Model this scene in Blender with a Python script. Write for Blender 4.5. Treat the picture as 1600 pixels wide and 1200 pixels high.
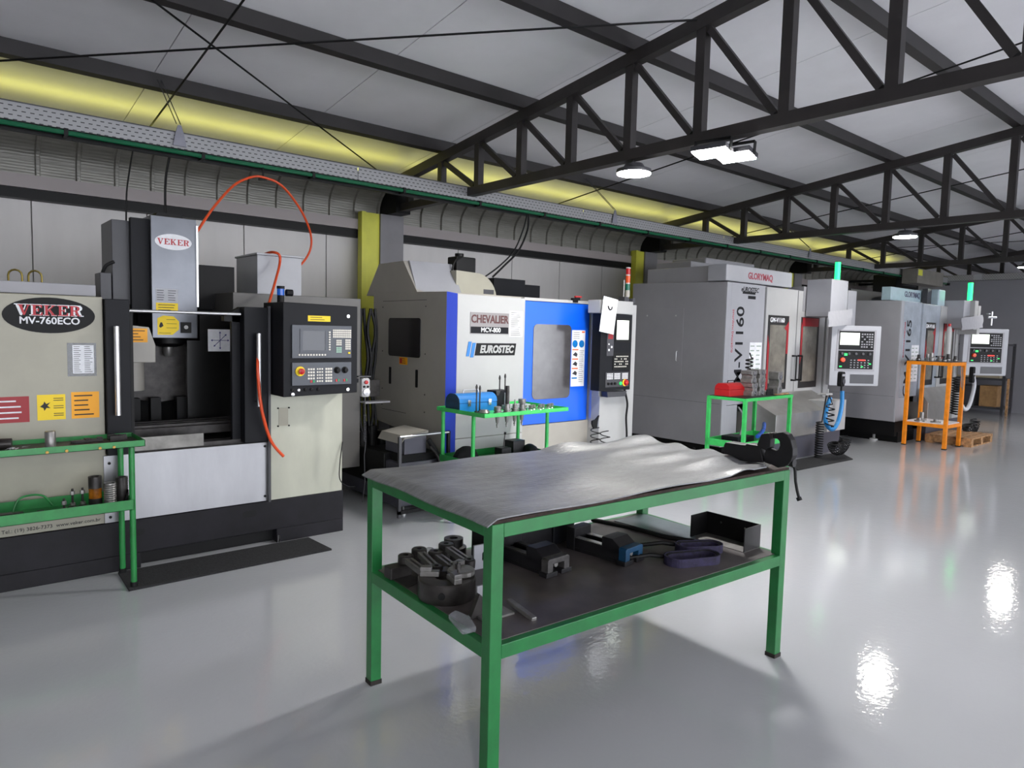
import bpy, bmesh, math, random
from mathutils import Vector, Matrix
random.seed(7)
R = math.radians
for o in list(bpy.data.objects): bpy.data.objects.remove(o)
sc = bpy.context.scene
col = sc.collection

# ---------------------------------------------------------------- camera, world, exposure
AX = Vector((1280, 53, -1078)).normalized()
BX = Vector((-912, 105, -1078)); BX = (BX - AX * BX.dot(AX)).normalized()
CX = AX.cross(BX)
ROT = Matrix((AX, BX, CX))                      # camera -> world
FPX = 1078.0; CAM = Vector((0, 0, 1.58))
cam = bpy.data.cameras.new('camera'); camo = bpy.data.objects.new('camera', cam); col.objects.link(camo)
cam.sensor_width = 36; cam.sensor_fit = 'HORIZONTAL'; cam.lens = 36 * FPX / 1600; cam.clip_start = .05
camo.matrix_world = Matrix.Translation(CAM) @ ROT.to_4x4()
sc.camera = camo

w = bpy.data.worlds.new('world'); sc.world = w; w.use_nodes = True
bg = w.node_tree.nodes['Background']; bg.inputs[0].default_value = (.90, .93, 1, 1); bg.inputs[1].default_value = 3.9
vs = sc.view_settings; vs.view_transform = 'Standard'; vs.look = 'None'; vs.gamma = 1; vs.use_curve_mapping = False
vs.exposure = 0.72
HIGHBAY = 130; FLOOD = 215; EAVE = 1.6

def at(px, py, x=None, y=None, z=None):
    """point of the place on the plane x=, y= or z= (measured from the photograph)"""
    d = ROT @ Vector((px - 800, 600 - py, -FPX))
    t = (x - CAM.x) / d.x if x is not None else ((y - CAM.y) / d.y if y is not None else (z - CAM.z) / d.z)
    return CAM + d * t

# ---------------------------------------------------------------- materials
def lin(c):
    c /= 255.0
    return c / 12.92 if c <= .04045 else ((c + .055) / 1.055) ** 2.4
def rgb(c): return (lin(c[0]), lin(c[1]), lin(c[2]), 1)
MATS = {}
def mat(name, c, rough=.5, metal=0, noise=0, nscale=8, emit=None, bump=0, bscale=60, dirt=None, spec=.5, stretch=None, alpha=1, trans=0, coat=0):
    if name in MATS: return MATS[name]
    m = bpy.data.materials.new(name); m.use_nodes = True
    nt = m.node_tree; b = nt.nodes['Principled BSDF']
    b.inputs['Base Color'].default_value = rgb(c); b.inputs['Roughness'].default_value = rough
    b.inputs['Metallic'].default_value = metal; b.inputs['Specular IOR Level'].default_value = spec
    b.inputs['Coat Weight'].default_value = coat
    if trans: b.inputs['Transmission Weight'].default_value = trans
    if alpha < 1: b.inputs['Alpha'].default_value = alpha
    if emit: b.inputs['Emission Color'].default_value = rgb(emit[0]); b.inputs['Emission Strength'].default_value = emit[1]
    if noise or bump or dirt:
        tc = nt.nodes.new('ShaderNodeTexCoord'); mp = nt.nodes.new('ShaderNodeMapping')
        nt.links.new(tc.outputs['Object'], mp.inputs['Vector'])
        if stretch: mp.inputs['Scale'].default_value = stretch
    if noise or dirt:
        n = nt.nodes.new('ShaderNodeTexNoise'); n.inputs['Scale'].default_value = nscale; n.inputs['Detail'].default_value = 6
        n.inputs['Roughness'].default_value = .6
        nt.links.new(mp.outputs[0], n.inputs['Vector'])
        cr = nt.nodes.new('ShaderNodeValToRGB')
        cr.color_ramp.elements[0].position = .32; cr.color_ramp.elements[1].position = .68
        k = dirt if dirt else tuple(max(0, v * (1 - noise)) for v in c)
        k2 = c if dirt else tuple(min(255, v * (1 + noise * .6)) for v in c)
        cr.color_ramp.elements[0].color = rgb(k); cr.color_ramp.elements[1].color = rgb(k2)
        nt.links.new(n.outputs['Fac'], cr.inputs[0]); nt.links.new(cr.outputs[0], b.inputs['Base Color'])
    if bump:
        n2 = nt.nodes.new('ShaderNodeTexNoise'); n2.inputs['Scale'].default_value = bscale; n2.inputs['Detail'].default_value = 3
        bp = nt.nodes.new('ShaderNodeBump'); bp.inputs['Strength'].default_value = bump; bp.inputs['Distance'].default_value = .01
        nt.links.new(mp.outputs[0], n2.inputs['Vector'])
        nt.links.new(n2.outputs['Fac'], bp.inputs['Height']); nt.links.new(bp.outputs[0], b.inputs['Normal'])
    MATS[name] = m
    return m
M = dict(
 steel=mat('truss_paint', (42, 38, 38), .5, 0, .18, 5),
 purlin=mat('purlin_paint', (38, 35, 36), .55, 0, .15, 4),
 green=mat('green_paint', (34, 128, 62), .38, 0, .10, 14, dirt=None),
 greenl=mat('light_green_paint', (60, 190, 95), .4, 0, .08, 12),
 orange=mat('orange_paint', (240, 140, 20), .4, 0, .08, 12),
 cream=mat('cream_paint', (158, 155, 140), .45, 0, .04, 3),
 creamlow=mat('stained_cream_paint', (182, 183, 168), .45, 0, .07, 2.5, stretch=(1, 1, .4)),
 white=mat('white_paint', (170, 170, 170), .4, 0, .02, 3),
 offw=mat('offwhite_paint', (160, 156, 148), .45, 0, .03, 3),
 lgrey=mat('light_grey_paint', (160, 161, 167), .38, 0, .03, 3),
 mgrey=mat('grey_paint', (146, 145, 150), .42, 0, .04, 2),
 mgreydark=mat('worn_grey_casting', (72, 70, 70), .45, .2, .3, 25),
 dgrey=mat('dark_grey_paint', (56, 56, 61), .42, 0, .08, 3),
 navy=mat('charcoal_paint', (18, 19, 24), .5, 0, .12, 4, spec=.2),
 blackp=mat('black_paint', (12, 12, 13), .5, 0, .2, 6, spec=.25),
 base=mat('base_black_paint', (27, 26, 31), .5, 0, .25, 5, spec=.25),
 black=mat('black_rubber', (14, 14, 16), .6, spec=.3),
 rubber=mat('mat_rubber', (40, 40, 42), .95, 0, .25, 60, bump=.9, bscale=140),
 stain=mat('brushed_stainless', (150, 150, 153), .32, .85, .08, 3, stretch=(1, 1, .3)),
 stainbr=mat('bright_stainless', (96, 98, 103), .30, .9, .06, 5),
 chrome=mat('chrome', (215, 215, 215), .12, 1),
 alu=mat('satin_aluminium', (200, 200, 202), .3, .8),
 toolst=mat('tool_steel', (140, 138, 136), .35, .6, .12, 20),
 darkst=mat('oily_dark_steel', (54, 51, 50), .4, .4, .3, 18),
 cast=mat('cast_iron', (32, 31, 34), .42, .3, .25, 25),
 blue=mat('blue_paint', (10, 92, 225), .35, 0, .03, 3),
 blue_shaded=mat('shaded_blue_paint', (22, 60, 190), .4),  # blue darkened for the corner stripe, its weaker light painted in
 tblue=mat('toolbox_blue', (16, 112, 185), .35),
 teal=mat('teal_paint', (14, 60, 92), .45, 0, .2, 15),
 red=mat('red_paint', (175, 20, 24), .35),
 dred=mat('dark_red', (150, 28, 36), .5),
 yellow=mat('yellow_label', (238, 205, 10), .5),
 amber=mat('amber_label', (240, 165, 10), .5),
 colyel=mat('yellow_column_paint', (205, 205, 70), .45, 0, .05, 3),
 paper=mat('paper', (225, 226, 230), .7, 0, .05, 20),
 ink=mat('ink', (40, 40, 44), .7),
 orhose=mat('orange_hose', (215, 75, 30), .4),
 blhose=mat('blue_hose', (30, 125, 200), .3),
 glass=mat('smoked_window', (70, 68, 70), .12, 0, .15, 6, spec=.8),
 dglass=mat('dark_window', (40, 38, 40), .15),
 screen=mat('dark_screen', (34, 38, 48), .15),
 key=mat('key_plastic', (215, 210, 200), .5),
 keyg=mat('green_key', (30, 150, 90), .5),
 bezel=mat('bezel_plastic', (70, 74, 82), .4),
 tan=mat('interior_film', (116, 112, 104), .25, 0, .15, 5),
 filmhead=mat('header_blue_film', (165, 186, 196), .3, 0, .05, 5, bump=.3, bscale=12),
 lightblue=mat('protective_blue_film', (158, 166, 176), .3, 0, .1, 5, bump=.3, bscale=12),
 pallet=mat('pallet_wood', (170, 130, 90), .8, 0, .3, 20),
 card=mat('cardboard', (150, 115, 75), .85, 0, .15, 10),
 purple=mat('purple_webbing', (38, 33, 60), .85, 0, .3, 40),
 rust=mat('rusty_edge', (46, 32, 27), .8, .2, .5, 40),
 emw=mat('lamp_white', (255, 255, 255), .5, emit=((255, 252, 246), 30)),
 emg=mat('beacon_green', (40, 230, 110), .4, emit=((30, 235, 110), 2.2)),
 scron=mat('lit_screen', (225, 230, 220), .4, emit=((225, 235, 220), .9)),
 ledr=mat('red_lamp', (240, 40, 30), .4, emit=((255, 40, 20), 1.0)),
 ledg=mat('green_lamp', (30, 200, 90), .4, emit=((30, 220, 90), .9)),
 clear=mat('clear_film', (170, 174, 182), .15, alpha=.4),
 brown=mat('amber_varnish', (170, 100, 20), .25, 0, .4, 12),
 tray=mat('galvanised_tray', (128, 128, 138), .45, .4, .1, 6),
 gpipe=mat('green_pipe', (12, 92, 60), .35),
 frame=mat('window_gasket', (24, 23, 24), .5),
)

# ---------------------------------------------------------------- mesh builder
def fr(o, r, u):
    """frame: origin, right, up; outward normal = r x u"""
    r = Vector(r).normalized(); u = Vector(u); u = (u - r * u.dot(r)).normalized(); n = r.cross(u)
    m = Matrix((r, u, n)).transposed().to_4x4(); m.translation = Vector(o)
    return m
def FRONT(y, x=0, z=0): return fr((x, y, z), (1, 0, 0), (0, 0, 1))       # u = x, v = z, faces -y
def LEFT(x, y=0, z=0): return fr((x, y, z), (0, -1, 0), (0, 0, 1))      # u = -y, v = z, faces -x
class MB:
    def __init__(s, F=None): s.v = []; s.f = []; s.F = F
    def add(s, vs, fs, F=None):
        F = F if F is not None else s.F
        n = len(s.v)
        s.v += [(F @ Vector(p) if F is not None else Vector(p)) for p in vs]
        s.f += [tuple(i + n for i in f) for f in fs]
        return s
    def box(s, x0, x1, y0, y1, z0, z1, F=None):
        x0, x1 = sorted((x0, x1)); y0, y1 = sorted((y0, y1)); z0, z1 = sorted((z0, z1))
        return s.add([(x0,y0,z0),(x1,y0,z0),(x1,y1,z0),(x0,y1,z0),(x0,y0,z1),(x1,y0,z1),(x1,y1,z1),(x0,y1,z1)],
              [(0,3,2,1),(4,5,6,7),(0,1,5,4),(1,2,6,5),(2,3,7,6),(3,0,4,7)], F)
    def poly(s, pts, d0, d1, F=None):
        """2D outline extruded along the frame normal from d0 to d1"""
        a = sum(pts[i][0]*pts[(i+1)%len(pts)][1] - pts[(i+1)%len(pts)][0]*pts[i][1] for i in range(len(pts)))
        if a < 0: pts = pts[::-1]
        d0, d1 = sorted((d0, d1)); n = len(pts)
        vs = [(p[0], p[1], d0) for p in pts] + [(p[0], p[1], d1) for p in pts]
        fs = [tuple(range(n))[::-1], tuple(range(n, 2*n))] + [(i, (i+1)%n, n+(i+1)%n, n+i) for i in range(n)]
        return s.add(vs, fs, F)
    def ring(s, outer, inner, d0, d1, F=None):
        n = len(outer); vs = []
        for d in (d0, d1):
            vs += [(p[0], p[1], d) for p in outer] + [(p[0], p[1], d) for p in inner]
        fs = []
        for i in range(n):
            j = (i+1) % n
            fs += [(i, n+i, n+j, j), (2*n+i, 2*n+j, 3*n+j, 3*n+i), (i, j, 2*n+j, 2*n+i), (n+i, 3*n+i, 3*n+j, n+j)]
        return s.add(vs, fs, F)
    def tube(s, pts, r, n=8, caps=True, F=None):
        pts = [Vector(p) for p in pts]; rs = r if isinstance(r, (list, tuple)) else [r]*len(pts)
        t0 = (pts[1]-pts[0]).normalized()
        a = t0.orthogonal().normalized(); vs = []; fs = []
        for i, p in enumerate(pts):
            t = ((pts[min(i+1, len(pts)-1)]-pts[i]).normalized() + (pts[i]-pts[max(i-1, 0)]).normalized())
            t = t.normalized() if t.length > 1e-6 else t0
            a = a - t*a.dot(t); a = a.normalized() if a.length > 1e-6 else t.orthogonal().normalized(); b = t.cross(a)
            for k in range(n):
                q = 2*math.pi*k/n
                vs.append(tuple(p + (a*math.cos(q)+b*math.sin(q))*rs[i]))
        for i in range(len(pts)-1):
            for k in range(n):
                k2 = (k+1) % n
                fs.append((i*n+k, i*n+k2, (i+1)*n+k2, (i+1)*n+k))
        if caps: fs += [tuple(range(n))[::-1], tuple(range((len(pts)-1)*n, len(pts)*n))]
        return s.add(vs, fs, F)
    def cyl(s, p0, p1, r, n=16, F=None, r1=None): return s.tube([p0, p1], [r, r if r1 is None else r1], n, True, F)
    def bar(s, p0, p1, wx, h, up=(0, 0, 1), F=None):
        """rectangular bar from p0 to p1, wx across, h along up"""
        p0 = Vector(p0); p1 = Vector(p1); t = (p1-p0).normalized(); u = Vector(up); u = (u - t*u.dot(t)).normalized(); c = t.cross(u)
        vs = []
        for p in (p0, p1):
            for a, b in ((-1,-1),(1,-1),(1,1),(-1,1)): vs.append(tuple(p + c*a*wx/2 + u*b*h/2))
        return s.add(vs, [(0,1,2,3),(7,6,5,4),(0,4,5,1),(1,5,6,2),(2,6,7,3),(3,7,4,0)], F)
    def lathe(s, prof, n=20, F=None):
        """profile of (radius, height) about the frame's third axis"""
        vs = []; fs = []
        for r, h in prof:
            for k in range(n):
                q = 2*math.pi*k/n; vs.append((r*math.cos(q), r*math.sin(q), h))
        for i in range(len(prof)-1):
            for k in range(n):
                k2 = (k+1) % n; fs.append((i*n+k, i*n+k2, (i+1)*n+k2, (i+1)*n+k))
        fs += [tuple(range(n))[::-1], tuple(range((len(prof)-1)*n, len(prof)*n))]
        return s.add(vs, fs, F)
WM = {}
def wm(o): return WM.get(o.name, Matrix.Identity(4)).copy()
def props(o, label=None, cat=None, group=None, kind=None):
    if label: o['label'] = label
    if cat: o['category'] = cat
    if group: o['group'] = group
    if kind: o['kind'] = kind
    return o
def mk(name, mb, m, parent=None, bevel=0, smooth=False, label=None, cat=None, group=None, kind=None, shared=None, loc=None):
    """world-space mesh -> one object (child of parent if given)"""
    me = bpy.data.meshes.new(name)
    if parent is not None: inv = wm(parent).inverted()
    elif loc is not None: inv = Matrix.Translation(-Vector(loc))
    else: inv = Matrix.Identity(4)
    me.from_pydata([tuple(inv @ v) for v in mb.v], [], mb.f); me.materials.append(MATS_OR(m)); me.update()
    if smooth:
        for p in me.polygons: p.use_smooth = True
        me.set_sharp_from_angle(angle=R(38))
    o = bpy.data.objects.new(name, me); col.objects.link(o)
    if parent is not None: o.parent = parent; WM[o.name] = wm(parent)
    elif loc is not None: o.location = loc; WM[o.name] = Matrix.Translation(loc)
    if bevel:
        b = o.modifiers.new('bevel', 'BEVEL'); b.width = bevel; b.segments = 2; b.limit_method = 'ANGLE'; b.angle_limit = R(40)
    return props(o, label, cat, group, kind)
def MATS_OR(m): return M[m] if isinstance(m, str) else m
def thing(name, label, cat, loc, group=None, rz=0):
    o = bpy.data.objects.new(name, None); o.empty_display_size = .1; col.objects.link(o)
    mw = Matrix.Translation(loc) @ Matrix.Rotation(rz, 4, 'Z')
    o.matrix_world = mw; WM[o.name] = mw
    return props(o, label, cat, group)
def copy_tree(o, parent=None, loc=None, label=None):
    c = o.copy(); col.objects.link(c)
    if parent is not None: c.parent = parent
    if loc is not None: c.location = loc
    if label: c['label'] = label
    for ch in list(o.children): copy_tree(ch, c)
    return c
def text(s, F, u, v, size, m, parent, name='lettering', ext=.0012, align='CENTER', bold=0, sx=1, rot=0, shear=0, label=None):
    cu = bpy.data.curves.new('t', 'FONT'); cu.body = s; cu.size = size; cu.extrude = ext; cu.align_x = align; cu.align_y = 'CENTER'
    cu.offset = bold; cu.shear = shear; cu.resolution_u = 3
    to = bpy.data.objects.new('t', cu); col.objects.link(to)
    dg = bpy.context.evaluated_depsgraph_get(); dg.update()
    me = bpy.data.meshes.new_from_object(to.evaluated_get(dg)); bpy.data.objects.remove(to)
    T = F @ Matrix.Translation((u, v, ext)) @ Matrix.Rotation(rot, 4, 'Z') @ Matrix.Diagonal((sx, 1, 1, 1))
    me.transform(wm(parent).inverted() @ T); me.materials.clear(); me.materials.append(MATS_OR(m))
    o = bpy.data.objects.new(name, me); col.objects.link(o); o.parent = parent; WM[o.name] = wm(parent)
    return props(o, label)
def serif(word, F, u, v, h, m, parent, d=.002, name='lettering'):
    """capital letters with slab serifs, drawn as outlines; u, v = centre"""
    G = {
     'V': (1.0, [[(.0,1),(.0,.92),(.10,.92),(.42,0),(.55,0),(.88,.92),(1,.92),(1,1),(.66,1),(.66,.92),(.78,.92),(.55,.24),(.34,.92),(.44,.92),(.44,1)]]),
     'E': (.9, [[(0,0),(0,.08),(.12,.08),(.12,.92),(0,.92),(0,1),(.85,1),(.85,.72),(.77,.72),(.70,.90),(.34,.90),(.34,.56),(.50,.56),(.54,.66),(.60,.66),(.60,.36),(.54,.36),(.50,.46),(.34,.46),(.34,.10),(.72,.10),(.80,.30),(.88,.30),(.88,0)]]),
     'K': (1.05, [[(0,0),(0,.08),(.12,.08),(.12,.92),(0,.92),(0,1),(.46,1),(.46,.92),(.34,.92),(.34,.52),(.70,.92),(.60,.92),(.60,1),(.96,1),(.96,.92),(.84,.92),(.54,.60),(.88,.08),(1.02,.08),(1.02,0),(.62,0),(.62,.08),(.66,.08),(.42,.46),(.34,.38),(.34,.08),(.46,.08),(.46,0)]]),
     'R': (1.0, [[(0,0),(0,.08),(.12,.08),(.12,.92),(0,.92),(0,1),(.34,1),(.34,.08),(.46,.08),(.46,0)], [(.34,1),(.66,.98),(.84,.88),(.88,.74),(.84,.60),(.68,.49),(.34,.46),(.34,.56),(.58,.58),(.66,.72),(.60,.87),(.34,.90)], [(.46,.49),(.68,.49),(.84,.08),(.98,.08),(.98,0),(.66,0)]]),
    }
    tot = sum(G[c][0]+.08 for c in word) - .08; b = MB(F); x = -tot/2
    for c in word:
        for p in G[c][1]: b.poly([(u+(x+q[0])*h, v+(q[1]-.5)*h) for q in p], 0, d)
        x += G[c][0]+.08
    return mk(name, b, m, parent)
def oval(cx, cy, rx, ry, n=32): return [(cx+rx*math.cos(2*math.pi*k/n), cy+ry*math.sin(2*math.pi*k/n)) for k in range(n)]
def rrect(u0, v0, u1, v1, r, n=4):
    pts = []
    for cx, cy, a0 in ((u1-r, v0+r, -90), (u1-r, v1-r, 0), (u0+r, v1-r, 90), (u0+r, v0+r, 180)):
        for k in range(n+1):
            a = R(a0+90*k/n); pts.append((cx+r*math.cos(a), cy+r*math.sin(a)))
    return pts
def helix(c, r, h, turns, ax=(0, 0, 1), n=14, bend=0):
    c = Vector(c); pts = []
    for k in range(int(turns*n)+1):
        a = 2*math.pi*k/n; t = k/(turns*n)
        pts.append((c.x + r*math.cos(a) + bend*math.sin(math.pi*t), c.y + r*math.sin(a), c.z + h*t))
    return pts
def smooth_path(P, n=6):
    P = [Vector(p) for p in P]; out = []
    for i in range(len(P)-1):
        p0 = P[max(i-1,0)]; p1 = P[i]; p2 = P[i+1]; p3 = P[min(i+2, len(P)-1)]
        for k in range(n):
            t = k/n
            out.append(.5*((2*p1)+(p2-p0)*t+(2*p0-5*p1+4*p2-p3)*t*t+(3*p1-p0-3*p2+p3)*t**3))
    out.append(P[-1]); return out
def sticker(F, u0, v0, u1, v1, m, parent, name='warning_label', lines=0, ink='ink', d=.0015, label=None, cols=1):
    o = mk(name, MB(F).box(u0, u1, v0, v1, 0, d), m, parent, label=label)
    if lines:
        b = MB(F); W = (u1-u0)/cols
        for c in range(cols):
            for i in range(lines):
                v = v1 - (v1-v0)*(i+.8)/(lines+.6); hh = (v1-v0)/(lines+.6)*.13
                a = u0+W*c+W*.1; e = a + W*.8*random.uniform(.6, 1)
                b.box(a, e, v-hh, v+hh, d, d+.0006)
        mk('printed_lines', b, ink, o, kind='stuff')
    return o

# ================================================================ SETTING
YW = 7.75; XE = 18.6; XL = -6.0; YB = -9.6
def zc(y):                       # underside of the roof sheeting
    return 3.80 + .116*(5.13-y) if y > -.93 else 3.80 + .116*(6.06+.93+y+.0) 
RIDGE = -.93
def zc(y): return 3.80 + .116*(5.13 - (y if y > RIDGE else 2*RIDGE - y))
def zt(y): return zc(y) - .125   # top of the truss top chord

# floor: glossy grey epoxy
fm = mat('epoxy_floor', (158, 159, 163), .1)
nt = fm.node_tree; b_ = nt.nodes['Principled BSDF']
tc = nt.nodes.new('ShaderNodeTexCoord')
n1 = nt.nodes.new('ShaderNodeTexNoise'); n1.inputs['Scale'].default_value = 9; n1.inputs['Detail'].default_value = 4
n2 = nt.nodes.new('ShaderNodeTexNoise'); n2.inputs['Scale'].default_value = 38; n2.inputs['Detail'].default_value = 2
n3 = nt.nodes.new('ShaderNodeTexNoise'); n3.inputs['Scale'].default_value = .7; n3.inputs['Detail'].default_value = 5
for n in (n1, n2, n3): nt.links.new(tc.outputs['Object'], n.inputs['Vector'])
bp1 = nt.nodes.new('ShaderNodeBump'); bp1.inputs['Strength'].default_value = .05; bp1.inputs['Distance'].default_value = .02
bp2 = nt.nodes.new('ShaderNodeBump'); bp2.inputs['Strength'].default_value = .16; bp2.inputs['Distance'].default_value = .004
nt.links.new(n1.outputs['Fac'], bp1.inputs['Height']); nt.links.new(n2.outputs['Fac'], bp2.inputs['Height'])
nt.links.new(bp1.outputs[0], bp2.inputs['Normal']); nt.links.new(bp2.outputs[0], b_.inputs['Normal'])
cr = nt.nodes.new('ShaderNodeValToRGB'); cr.color_ramp.elements[0].color = rgb((170, 172, 176)); cr.color_ramp.elements[1].color = rgb((181, 182, 186))
nt.links.new(n3.outputs['Fac'], cr.inputs[0]); nt.links.new(cr.outputs[0], b_.inputs['Base Color'])
b_.inputs['Roughness'].default_value = .07; b_.inputs['Specular IOR Level'].default_value = .6
mk('floor', MB().box(XL, 27, YB, 8.2, -.1, 0), fm, kind='structure')

# ceiling: white insulated roof sheets, each its own panel
cm = mat('roof_panel_white', (230, 229, 233), .45, 0, .03, 1.2)
ceil = mk('ceiling', MB().add([(XL, 8.0, zc(8.0)+.03), (27, 8.0, zc(8.0)+.03), (27, RIDGE, zc(RIDGE)+.03), (XL, RIDGE, zc(RIDGE)+.03), (27, YB, zc(YB)+.03), (XL, YB, zc(YB)+.03)],
     [(0, 1, 2, 3), (3, 2, 4, 5)]), cm, kind='structure')
x = XL
while x < 26.5:
    for y0, y1 in ((7.9, RIDGE), (RIDGE, YB)):
        b = MB(); g = .004; a, e = x+g, x+1.5-g
        b.add([(a, y0, zc(y0)), (e, y0, zc(y0)), (e, y1, zc(y1)), (a, y1, zc(y1)), (a, y0, zc(y0)+.028), (e, y0, zc(y0)+.028), (e, y1, zc(y1)+.028), (a, y1, zc(y1)+.028)],
              [(0, 1, 2, 3), (7, 6, 5, 4), (0, 4, 5, 1), (1, 5, 6, 2), (2, 6, 7, 3), (3, 7, 4, 0)])
        mk('roof_sheet', b, cm, ceil)
    x += 1.5

# back wall: insulated panels with vertical joints
wmat = mat('wall_panel', (205, 202, 200), .5, 0, .04, 2, stretch=(1, 1, .2))
wb = mk('wall_back', MB().box(XL, 27, 7.80, 7.9, 0, 3.7), wmat, kind='structure')
x = .75 - .957*7
while x < 26:
    mk('wall_panel', MB().box(x+.006, x+.951, 7.74, 7.80, 0.02, 2.72), wmat, wb)
    x += .957
mk('trim_1', MB().box(XL, XE+.0, 7.62, 7.735, 2.655, 2.745), 'blackp', kind='structure', label='black steel girt running along the back wall')
ledge = mat('ledge_trim', (150, 142, 142), .5)
mk('trim_2', MB().box(XL, XE, 7.60, 7.735, 2.747, 2.865), ledge, kind='structure', label='pale flashing above the black girt')
# curved eave cladding: ribbed sheets one by one
em = mat('eave_sheet', (140, 138, 131), .38, .15, .08, 5, stretch=(1, 1, 12))
def eave_profile():
    pts = [(7.70, 2.865)]
    for k in range(9):
        a = R(90*k/8); pts.append((7.70 - .52*(1-math.cos(a)), 2.99 + .34*math.sin(a)))
    return pts
ep = eave_profile()
we = mk('wall_eave', MB().box(XL, XE, 7.745, 7.79, 2.745, 3.10), em, kind='structure', label='curved grey cladding sheets under the roof edge')
def eave_sheet(x0, x1):
    b = MB(); n = len(ep); vs = []; fs = []
    prof = [(x0, 0), (x0+.012, 0), (x0+.02, .03), (x0+.045, .03), (x0+.053, 0)] + [(x0+.053+(x1-x0-.053)*k/1, 0) for k in (1,)]
    m_ = len(prof)
    for i, (yy, zz) in enumerate(ep):
        for (xx, d) in prof:
            # rib stands proud into the room (towards -y / down)
            a = (i-1)/8*math.pi/2 if i > 0 else 0
            vs.append((xx, yy - d*math.cos(a), zz - d*math.sin(a)))
    for i in range(n-1):
        for k in range(m_-1): fs.append((i*m_+k, i*m_+k+1, (i+1)*m_+k+1, (i+1)*m_+k))
    return b.add(vs, fs)
x = .77 - .316*20
i = 0
while x < XE:
    o = mk('eave_sheet', eave_sheet(x, x+.316), em, we, smooth=True)
    x += .316
# small horizontal corrugations of the sheets come from the material
ntm = em.node_tree; wv = ntm.nodes.new('ShaderNodeTexWave'); wv.bands_direction = 'Z'; wv.inputs['Scale'].default_value = 12
tcc = ntm.nodes.new('ShaderNodeTexCoord'); ntm.links.new(tcc.outputs['Object'], wv.inputs['Vector'])
bb = ntm.nodes.new('ShaderNodeBump'); bb.inputs['Strength'].default_value = .25; bb.inputs['Distance'].default_value = .006
ntm.links.new(wv.outputs['Fac'], bb.inputs['Height']); ntm.links.new(bb.outputs[0], ntm.nodes['Principled BSDF'].inputs['Normal'])
# added glowing strip, hidden above the curved cladding, to cast yellow on the ceiling
skm = mat('added_yellow_glow', (215, 215, 60), .6, emit=((240, 236, 118), EAVE))
mk('added_glow_strip', MB().box(XL, XE, 7.20, 7.33, 3.355, 3.365), skm, kind='structure', label='added yellow glowing strip hidden above the eaves to light the ceiling')
# far wall behind the camera side and end partition
mk('wall_left', MB().box(XL-.1, XL, YB, 8.0, 0, 4.6), wmat, kind='structure')
pm = mat('partition_grey', (128, 127, 134), .5, 0, .03, 1)
mk('wall_end', MB().box(XE, XE+.1, YB, 7.75, 0, 3.0), pm, kind='structure', label='plain grey end partition behind the far machine')
dk = mat('dark_gable', (60, 50, 48), .7)
mk('wall_gable', MB().box(26.9, 27, YB, 8, 0, 4.6), dk, kind='structure')

# ---------------------------------------------------------------- columns
TX = [4.4, 9.4, 14.4, 19.4]
cgrey = mat('column_grey', (120, 118, 122), .5, 0, .05, 3)
for i, x in enumerate(TX):
    lab = ['tall steel column left of the white and blue machine, yellow on its left side', 'steel column behind the grey machine, yellow upper part beside the red and amber stack light',
           'steel column behind the first green stack light, yellow patch showing', 'far steel column above the last grey machine, small yellow patch'][i]
    t = thing('column', lab, 'column', (x-.12, 7.45, 0), 'steel columns along the back wall')
    mk('web', MB().box(x-.38, x-.18, 7.55, 7.70, 0, 2.95), 'colyel', t, label='yellow painted side')
    mk('flange', MB().box(x-.18, x+.14, 7.52, 7.70, 0, 2.95), cgrey, t)
    mk('edge_angle', MB().box(x-.44, x-.385, 7.50, 7.60, 0, 2.95), 'colyel', t, label='bright yellow edge strip')
    mk('head_plate', MB().poly([(-7.72, 2.95), (-7.30, 2.95), (-7.30, 3.33), (-7.50, 3.33), (-7.72, 3.16)], -.10, .10, LEFT(x)), 'blackp', t)
    if i == 0:
        mk('sensor_box', MB().box(x-.12, x+.02, 7.49, 7.52, 2.33, 2.36), 'white', t)
        mk('signal_lamp', MB().cyl((x-.02, 7.475, 2.318), (x-.02, 7.49, 2.318), .008, 10), 'ledr', t)

# ---------------------------------------------------------------- roof trusses
NODES = [7.16 - .6725*k for k in range(13)]      # last one at the ridge
NB = NODES + [2*RIDGE - y for y in NODES[:-1]][::-1]
def truss(x, label):
    t = thing('roof_truss', label, 'truss', (x, 3.4, 2.96), 'roof trusses')
    b = MB()
    for y0, y1 in ((7.5, RIDGE), (2*RIDGE-7.5, RIDGE)):
        b.bar((x, y0, zt(y0)-.06), (x, y1, zt(y1)-.05), .085, .10)
    mk('top_chord', b, 'steel', t)
    b = MB().box(x-.045, x+.045, 2*RIDGE-7.5, 7.5, 2.975, 3.06)
    mk('bottom_chord', b, 'steel', t)
    for k, y in enumerate(NB):
        mk('web_post', MB().box(x-.035, x+.035, y-.038, y+.038, 3.06, zt(y)-.09), 'steel', t)
        if k < len(NB)-1:
            y2 = NB[k+1]
            if y > RIDGE: p0, p1 = (x, y-.06, zt(y)-.12), (x, y2+.07, 3.075)
            else: p0, p1 = (x, y2+.06, zt(y2)-.12), (x, y-.07, 3.075)
            mk('web_brace', MB().bar(p0, p1, .045, .048, (0, 1, 0)), 'steel', t)
    return t
t0 = truss(TX[0], 'nearest dark steel roof truss, running over the two bright floodlights')
for x, lab in ((TX[1]-TX[0], 'second dark roof truss, with a round high-bay lamp under its middle'), (TX[2]-TX[0], 'third dark roof truss, in front of the grey end partition'), (TX[3]-TX[0], 'farthest roof truss, in the dark beyond the end partition'), (-5, 'roof truss behind the photographer over the left machine')):
    copy_tree(t0, loc=Vector(t0.location)+Vector((x, 0, 0)), label=lab)
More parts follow.
